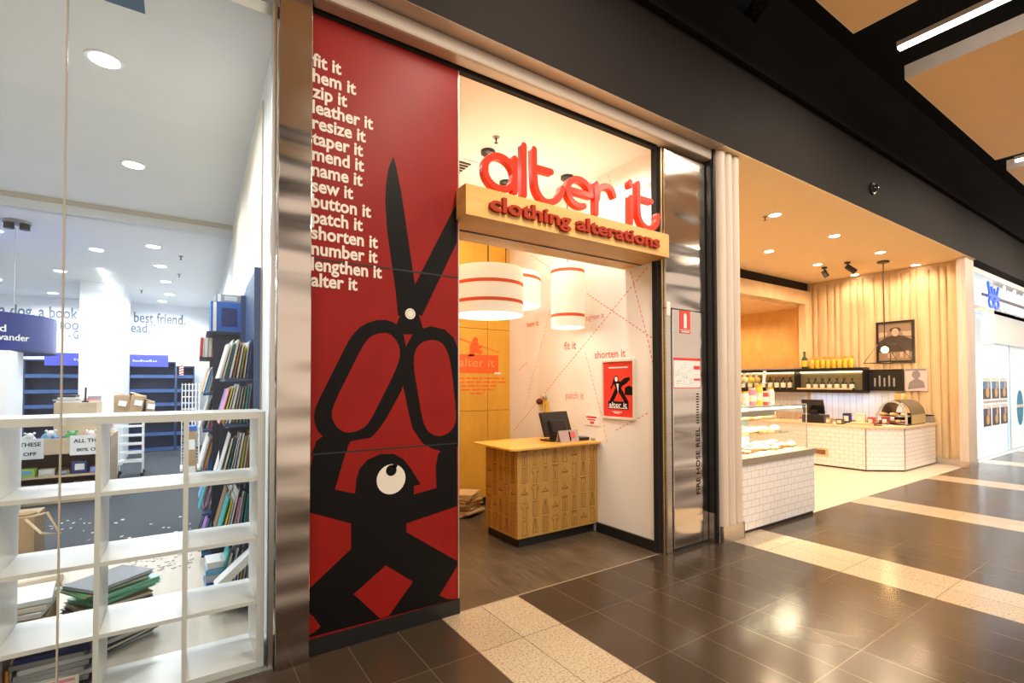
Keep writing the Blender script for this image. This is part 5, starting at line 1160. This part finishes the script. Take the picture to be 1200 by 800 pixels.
# things on top of the case
JAR = [(5.02, 'brown'), (5.16, 'cream'), (5.30, 'brown'), (5.45, 'white'), (5.60, 'pink'), (5.74, 'yellow'), (5.87, 'red'), (6.0, 'white')]
for i, (x, c_) in enumerate(JAR):
    h = .17 + .04 * (i % 3); t = root('jar', '%s jar on top of the pastry case, %s from the pillar' % (c_, NTH[i]), 'jar', (x, 3.25, 1.331), 'jars on top of the pastry case')
    part('body', G().lathe([(.042, 0), (.047, .01), (.047, h * .8), (.036, h * .9)], (x, 3.25, 1.332), 16), CP(c_), t, smooth=True); part('lid', G().lathe([(.038, h * .9), (.038, h)], (x, 3.25, 1.332), 16), 'gold_wrap' if i % 2 else 'label_cream', t)
    part('label', G().lathe([(.048, h * .25), (.048, h * .6)], (x, 3.25, 1.332), 16, close=False), 'label_cream', t)
t = root('riser_shelf', 'glass riser shelf with bagged biscuits above the jars', 'shelf', (5.6, 3.6, 1.331)); part('glass_shelf', G().box(4.95, 3.45, 1.585, 6.45, 3.72, 1.593), 'shelf_glass', t)
for x in (5.0, 5.7, 6.4): part('post', G().tube([(x, 3.6, 1.332), (x, 3.6, 1.585)], .010, 8), 'steel_plain', t)
for i in range(10):
    x = 5.02 + i * .14; t = root('biscuit_bag', 'bag of golden biscuits on the riser shelf, %s from the pillar' % NTH[i], 'biscuit bag', (x, 3.58, 1.593), 'biscuit bags on the riser shelf')
    part('bag', G().ball((x, 3.58, 1.638), .05, (1.15, .9, .9)), ['cookie', 'pale_bun', 'gold_wrap'][i % 3], t, smooth=True); part('gathered_top', G().lathe([(.008, .08), (.03, .13)], (x, 3.58, 1.595), 10), 'label_cream', t)
t = root('price_card', 'white price cards standing at the end of the riser shelf', 'price card', (6.4, 3.5, 1.593)); part('card', G().rbox((6.36, 3.52, 1.68), (.12, .004, .16), .2, .1), 'paper', t); part('base', G().rbox((6.36, 3.53, 1.598), (.12, .05, .008), .2), 'paper', t)

# rear service counter with chamfered corner
t = root('barista_counter', 'white tiled service counter with chamfered corner at the back of the cafe', 'counter', (11.3, 4.5, 0))
OUTL = [(10.27, 6.2), (10.27, 3.84), (10.79, 3.43), (12.38, 3.43), (12.38, 4.1), (11.1, 4.1), (11.0, 6.2)]
part('tiled_base', G().prism(OUTL, FZ(.03), 0, .745), 'cafe_tile', t); part('plinth', G().prism([(x + .01, y + .01) for x, y in OUTL], FZ(0.001), 0, .029), 'black', t)
part('counter_top', G().prism([(10.25, 6.2), (10.25, 3.82), (10.78, 3.40), (12.39, 3.40), (12.39, 4.12), (11.12, 4.12), (11.02, 6.2)], FZ(.776), 0, .035), 'ply_pale', t, bevel=.003)
part('corner_trim', G().box(10.262, 3.83, .03, 10.275, 3.845, .775).box(10.785, 3.42, .03, 10.80, 3.432, .775), 'tile_slab', t)
t = root('power_outlet', 'recessed brown outlet plate low on the tiled service counter', 'outlet', (10.26, 4.9, .25)); A0, A1 = on_x(954, 527, 10.265), on_x(971, 534, 10.265)
part('frame', G().box(10.255, A1.y, A1.z - .01, 10.269, A0.y, A0.z + .05), 'pine', t); part('recess', G().box(10.25, A1.y + .05, A1.z + .02, 10.256, A0.y - .05, A0.z + .02), 'choc', t)
# till on the counter
t = root('cash_till', 'black till with angled screen on the rear service counter', 'till', (10.55, 4.8, .811))
part('base', G().rbox((10.55, 4.80, .89), (.36, .38, .155), .1), 'black', t, bevel=.01); part('screen_housing', G().rbox((10.62, 4.88, 1.12), (.05, .40, .30), .1, -.35, 'Y'), C('till_black', (.018, .017, .016), .3), t, bevel=.012)
part('screen', G().rbox((10.59, 4.875, 1.125), (.01, .34, .24), .1, -.35, 'Y'), 'screen', t); part('stand', G().rbox((10.60, 4.85, 1.0), (.08, .14, .12), .1), 'black', t)
part('red_label', G().rbox((10.365, 4.95, .90), (.006, .14, .03), .1), 'poster_red', t); part('receipt', G().rbox((10.366, 4.95, .855), (.006, .16, .04), .1), 'paper', t)
def tub(x, y, w, d, h, c_, name, label, cat):
    t = root(name, label, cat, (x, y, .811)); part('body', G().rbox((x, y, .812 + h / 2), (w, d, h), .1), c_, t, bevel=.006); part('front_label', G().rbox((x - w / 2 - .001, y, .812 + h / 2), (.004, d * .6, h * .5), .1), 'label_cream', t)
tub(10.42, 4.50, .10, .09, .11, 'cardboard', 'tip_box', 'small brown box on the service counter beside the till', 'box')
tub(10.45, 4.32, .10, .12, .10, C('cup_dark', (.12, .07, .04), .5), 'cup_stack', 'dark tub on the service counter right of the brown box', 'tub')
tub(10.75, 4.32, .10, .13, .20, CP('navy'), 'tea_tin', 'navy tin on the service counter behind the dark tub', 'tin')
tub(10.78, 4.10, .10, .15, .20, CP('cream'), 'cream_tin', 'cream tin on the service counter right of the navy tin', 'tin')
tub(10.82, 3.94, .12, .11, .14, CP('red'), 'red_tub', 'red tub on the service counter before the pastry cabinet', 'tub')
tub(10.95, 3.76, .12, .11, .15, C('berry', (.30, .03, .03), .4), 'berry_tub', 'dark red tub on the counter closest to the domed pastry cabinet', 'tub')
t = root('bread_board', 'wooden bread board with loaves along the service counter edge', 'board', (10.5, 4.0, .811)); part('board', G().rbox((10.52, 4.02, .825), (.22, .42, .025), .25), 'pine', t); part('crumb_tray', G().rbox((10.52, 4.02, .85), (.12, .3, .02), .25), 'pale_bun', t, bevel=.008)
for i, (x, y) in enumerate(((10.62, 3.80), (10.75, 3.66))):
    t = root('snack_tray', ['dark tray of snacks on the chamfered corner, nearer the bread board', 'white edged tray of snacks on the chamfered corner, nearer the dome'][i], 'tray', (x, y, .811)); part('tray', G().rbox((x, y, .822), (.16, .14, .02), .66), ['choc', 'paper'][i], t); part('snacks', G().ball((x - .03, y, .85), .03).ball((x + .03, y + .02, .85), .03), 'choc', t, smooth=True)
# domed pastry cabinet
t = root('domed_cabinet', 'domed pastry cabinet with roll front and bread on two shelves', 'display cabinet', (11.5, 3.7, .811))
x0, x1, yf, ybk = 11.05, 11.95, 3.46, 3.95
arc = [(yf + .02, .83), (yf + .02, .98)] + [(3.70 - .22 * math.cos(a), .98 + .27 * math.sin(a)) for a in [PI * i / 12 for i in range(1, 12)]] + [(ybk, .98), (ybk, .83)]
# the arch faces the aisle (-X end); roof runs back along X
part('arch_end', G().strip(arc, .03, lambda u, v, w: Vector((x0 + w, u, v)), 0, .03, cap=2), C('chrome_arch', (.5, .5, .52), .25), t)
roof = [(3.70 - .235 * math.cos(a), .98 + .285 * math.sin(a)) for a in [PI * i / 14 for i in range(15)]]
part('roof', G().strip(roof, .015, lambda u, v, w: Vector((x0 + .20 + w, u, v)), 0, .70, cap=2), C('dome_olive', (.16, .13, .08), .3), t, smooth=True)
part('side_cover', G().box(x0 + .22, 3.455, .83, x1, 3.47, 1.0), C('dome_brass', (.55, .42, .20), .35), t)
part('rear_panel', G().box(x1 - .02, 3.47, .83, x1, ybk, 1.0), 'black', t)
for z in (.835, .96): part('wire_shelf', G().box(x0 + .03, 3.49, z, x1 - .04, 3.92, z + .012), 'chrome', t)
part('foot_rail', G().box(x0 - .02, 3.46, .812, x1, 3.475, .833).box(x0 - .02, 3.93, .812, x1, 3.945, .833), 'black_metal', t)
for i in range(5): pastry(['bun', 'croissant'][i % 2], x0 + .10, 3.55 + i * .085, .973, 1.0, '%s on the upper shelf of the domed cabinet, %s from the aisle side' % (['bun', 'croissant'][i % 2], NTH[i]), 'bread in the domed cabinet')
for i in range(5): pastry(['slice', 'bun'][i % 2], x0 + .10, 3.55 + i * .085, .848, 1.0, '%s on the lower shelf of the domed cabinet, %s from the aisle side' % (['slice', 'bun'][i % 2], NTH[i]), 'bread in the domed cabinet')
for i, x in enumerate((11.35, 11.5, 11.65)):
    c_ = ['cookie', 'pale_bun', 'gold_wrap'][i]; t = root('glass_jar', '%s jar standing on the roof of the domed cabinet' % ['amber left', 'pale middle', 'gold right'][i], 'jar', (x, 3.70, 1.275), 'jars on the domed cabinet'); part('body', G().lathe([(.045, 0), (.05, .1), (.04, .12)], (x, 3.70, 1.275), 14), c_, t, smooth=True); part('lid', G().lathe([(.042, .12), (.042, .14)], (x, 3.70, 1.275), 14), 'choc', t)
t = root('paper_bag', 'cream paper bag standing behind the domed cabinet', 'paper bag', (12.08, 3.6, .811)); part('bag', G().hexa([(12.02, 3.55, .812), (12.16, 3.55, .812), (12.16, 3.68, .812), (12.02, 3.68, .812), (12.05, 3.58, 1.12), (12.13, 3.58, 1.12), (12.13, 3.65, 1.12), (12.05, 3.65, 1.12)]), 'gold_wrap', t); part('rolled_top', G().box(12.05, 3.575, 1.12, 12.13, 3.655, 1.145), 'label_cream', t)
t = root('metal_bin', 'grey metal tub at the wall end of the service counter', 'tub', (12.28, 3.55, .811)); part('body', G().box(12.20, 3.45, .812, 12.36, 3.65, .95), 'grey_plastic', t, bevel=.01); part('rim', G().box(12.19, 3.44, .95, 12.37, 3.66, .962), 'charcoal', t)

# ================================================================== WHITE SHOP AT THE RIGHT END
struct('wall_white_shop_left', G().box(12.73, 3.0, 0, 12.8, 9, 3.97), 'cool_wall'); struct('wall_white_shop_back', G().box(12.75, 8.0, 0, 24, 8.1, 3.97), 'cool_wall'); struct('wall_white_shop_right', G().box(20, 3.05, 0, 20.1, 8, 3.97), 'cool_wall')
struct('ceiling_white_shop', G().box(12.73, 2.9, 3.75, 24, 9, 3.82), 'cool_wall')
struct('trim_white_header', G().box(14.6, 3.0, 2.45, 20, 3.12, 3.75), 'cool_wall'); struct('trim_dark_band', G().box(12.8, 3.0, 3.08, 20, 3.03, 3.16), 'brass')
for i, (x, y) in enumerate(((13.6, 3.9), (15.2, 3.9), (16.8, 3.9), (14.4, 5.4), (16.2, 5.4))): downlight(x, y, 3.75, .09, 'led_cool', 'downlight in the white shop at the right edge, %s of its ceiling' % NTH[i], 'white shop downlights', 'cool_wall')
t = root('emblem_sign', 'blue looped emblem and white letters on a dark rail outside the white shop', 'sign', (13.6, 2.8, 3.1))
part('rail', G().box(12.78, 2.78, 3.275, 18.5, 2.80, 3.325), C('rail_dark', (.05, .05, .07), .4), t)
F = FY(2.775); cx, cz = 13.42, 3.30
g = G()
for k, (dx, hh) in enumerate(((-.34, .24), (-.12, .17), (.06, .15), (.30, .20))): g.strip([(cx + dx * 1.1, cz + hh), (cx + dx * .8, cz + .06), (cx + dx * .5, cz + .02)], .055, F, 0, .03)
g.strip([(cx - .38, cz), (cx + .38, cz)], .05, F, 0, .035)
for s_ in (-1, 1): g.strip([(cx + s_ * (.18 + .15 * math.cos(a)), cz - .13 + .09 * math.sin(a)) for a in [2 * PI * i / 14 for i in range(14)]], .05, F, 0, .03, closed=True)
part('emblem', g, 'blue_sign', t)
g = G(); x = 14.2
for k, w in enumerate((.16, .18, .10, .2, .16, .18, .12, .2, .16, .2, .16, .14, .18, .2, .16)):
    g.box(x, 2.75, 3.36, x + w * .35, 2.775, 3.52 + .08 * (k % 3 == 0)); g.box(x + w * .35, 2.75, 3.36, x + w, 2.775, 3.41); 
    g.box(x, 2.75, 3.08, x + w * .35, 2.775, 3.22); g.box(x + w * .4, 2.75, 3.17, x + w, 2.775, 3.22); x += w + .12
part('letters', g, emis('lit_white_letter', (.9, .95, 1), 1.5), t)
part('letter_returns', G().box(14.2, 2.777, 3.35, 18.3, 2.779, 3.36), 'blue_sign', t)
struct('window_3', G().box(12.82, 3.10, .02, 16.1, 3.112, 3.05), 'pane'); struct('trim_shop_mullion', G().box(16.1, 3.08, 0, 16.2, 3.14, 3.05), C('mullion_blue', (.55, .68, .8), .4)); struct('window_4', G().box(16.2, 3.10, .02, 20, 3.112, 3.05), 'pane')
struct('trim_shop_sill', G().box(12.82, 3.09, 0, 20, 3.13, .02), 'aluminium')
for r_i, z0 in enumerate((1.24, .66)):
    for k in range(3):
        x0 = 14.05 + k * .66; t = root('window_poster', '%s poster in the %s row in the white shop window' % (['left', 'middle', 'right'][k], ['upper', 'lower'][r_i]), 'poster', (x0 + .29, 3.09, z0), 'posters in the white shop window')
        part('sheet', G().box(x0, 3.09, z0, x0 + .58, 3.096, z0 + .46), 'paper', t); F = FY(3.09)
        part('blue_block', G().prism([(x0, z0 + .22), (x0 + .58, z0 + .22), (x0 + .58, z0 + .38), (x0, z0 + .38)], F, 0, .001), C('poster_blue_%d' % r_i, (.07, .26, .62) if r_i == 0 else (.05, .06, .2), .4), t)
        part('dark_block', G().prism([(x0, z0), (x0 + .58, z0), (x0 + .58, z0 + .22), (x0, z0 + .22)], F, 0, .001), C('poster_dark', (.06, .04, .04), .4), t)
        part('orange_shape', G().disc((x0 + .34, z0 + .14), .12, F, .001, .002, sy=.9).disc((x0 + .40, z0 + .30), .08, F, .001, .002), C('poster_orange', (.80, .48, .24), .4), t)
t = root('poster_rail', 'clear rail with small grey lines between the two poster rows', 'rail', (15.0, 3.15, 1.1)); part('sheet', G().box(14.05, 3.09, 1.14, 15.95, 3.094, 1.22), 'paper', t)
g = G()
for k in range(12): g.box(14.1 + k * .155, 3.088, 1.17, 14.2 + k * .155, 3.09, 1.19)
part('grey_lines', g, 'grey_plastic', t)
t = root('window_decal', 'teal oval decal on the far glass of the white shop', 'decal', (17.0, 3.09, .55)); part('oval', G().disc((17.15, .98), .32, FY(3.0995), 0, .001, sy=1.35), 'teal', t); part('band', G().prism([(16.84, .99), (17.46, .99), (17.46, 1.06), (16.84, 1.06)], FY(3.0985), 0, .0006), 'paper', t)
t = root('shop_cabinet', 'white display cabinet inside the white shop behind the posters', 'cabinet', (14.6, 5.2, 0)); part('body', G().box(13.8, 5.0, 0, 15.6, 5.6, 1.0), 'white_gloss', t, bevel=.01); part('counter_top', G().box(13.78, 4.98, 1.0, 15.62, 5.62, 1.03), 'aluminium', t)
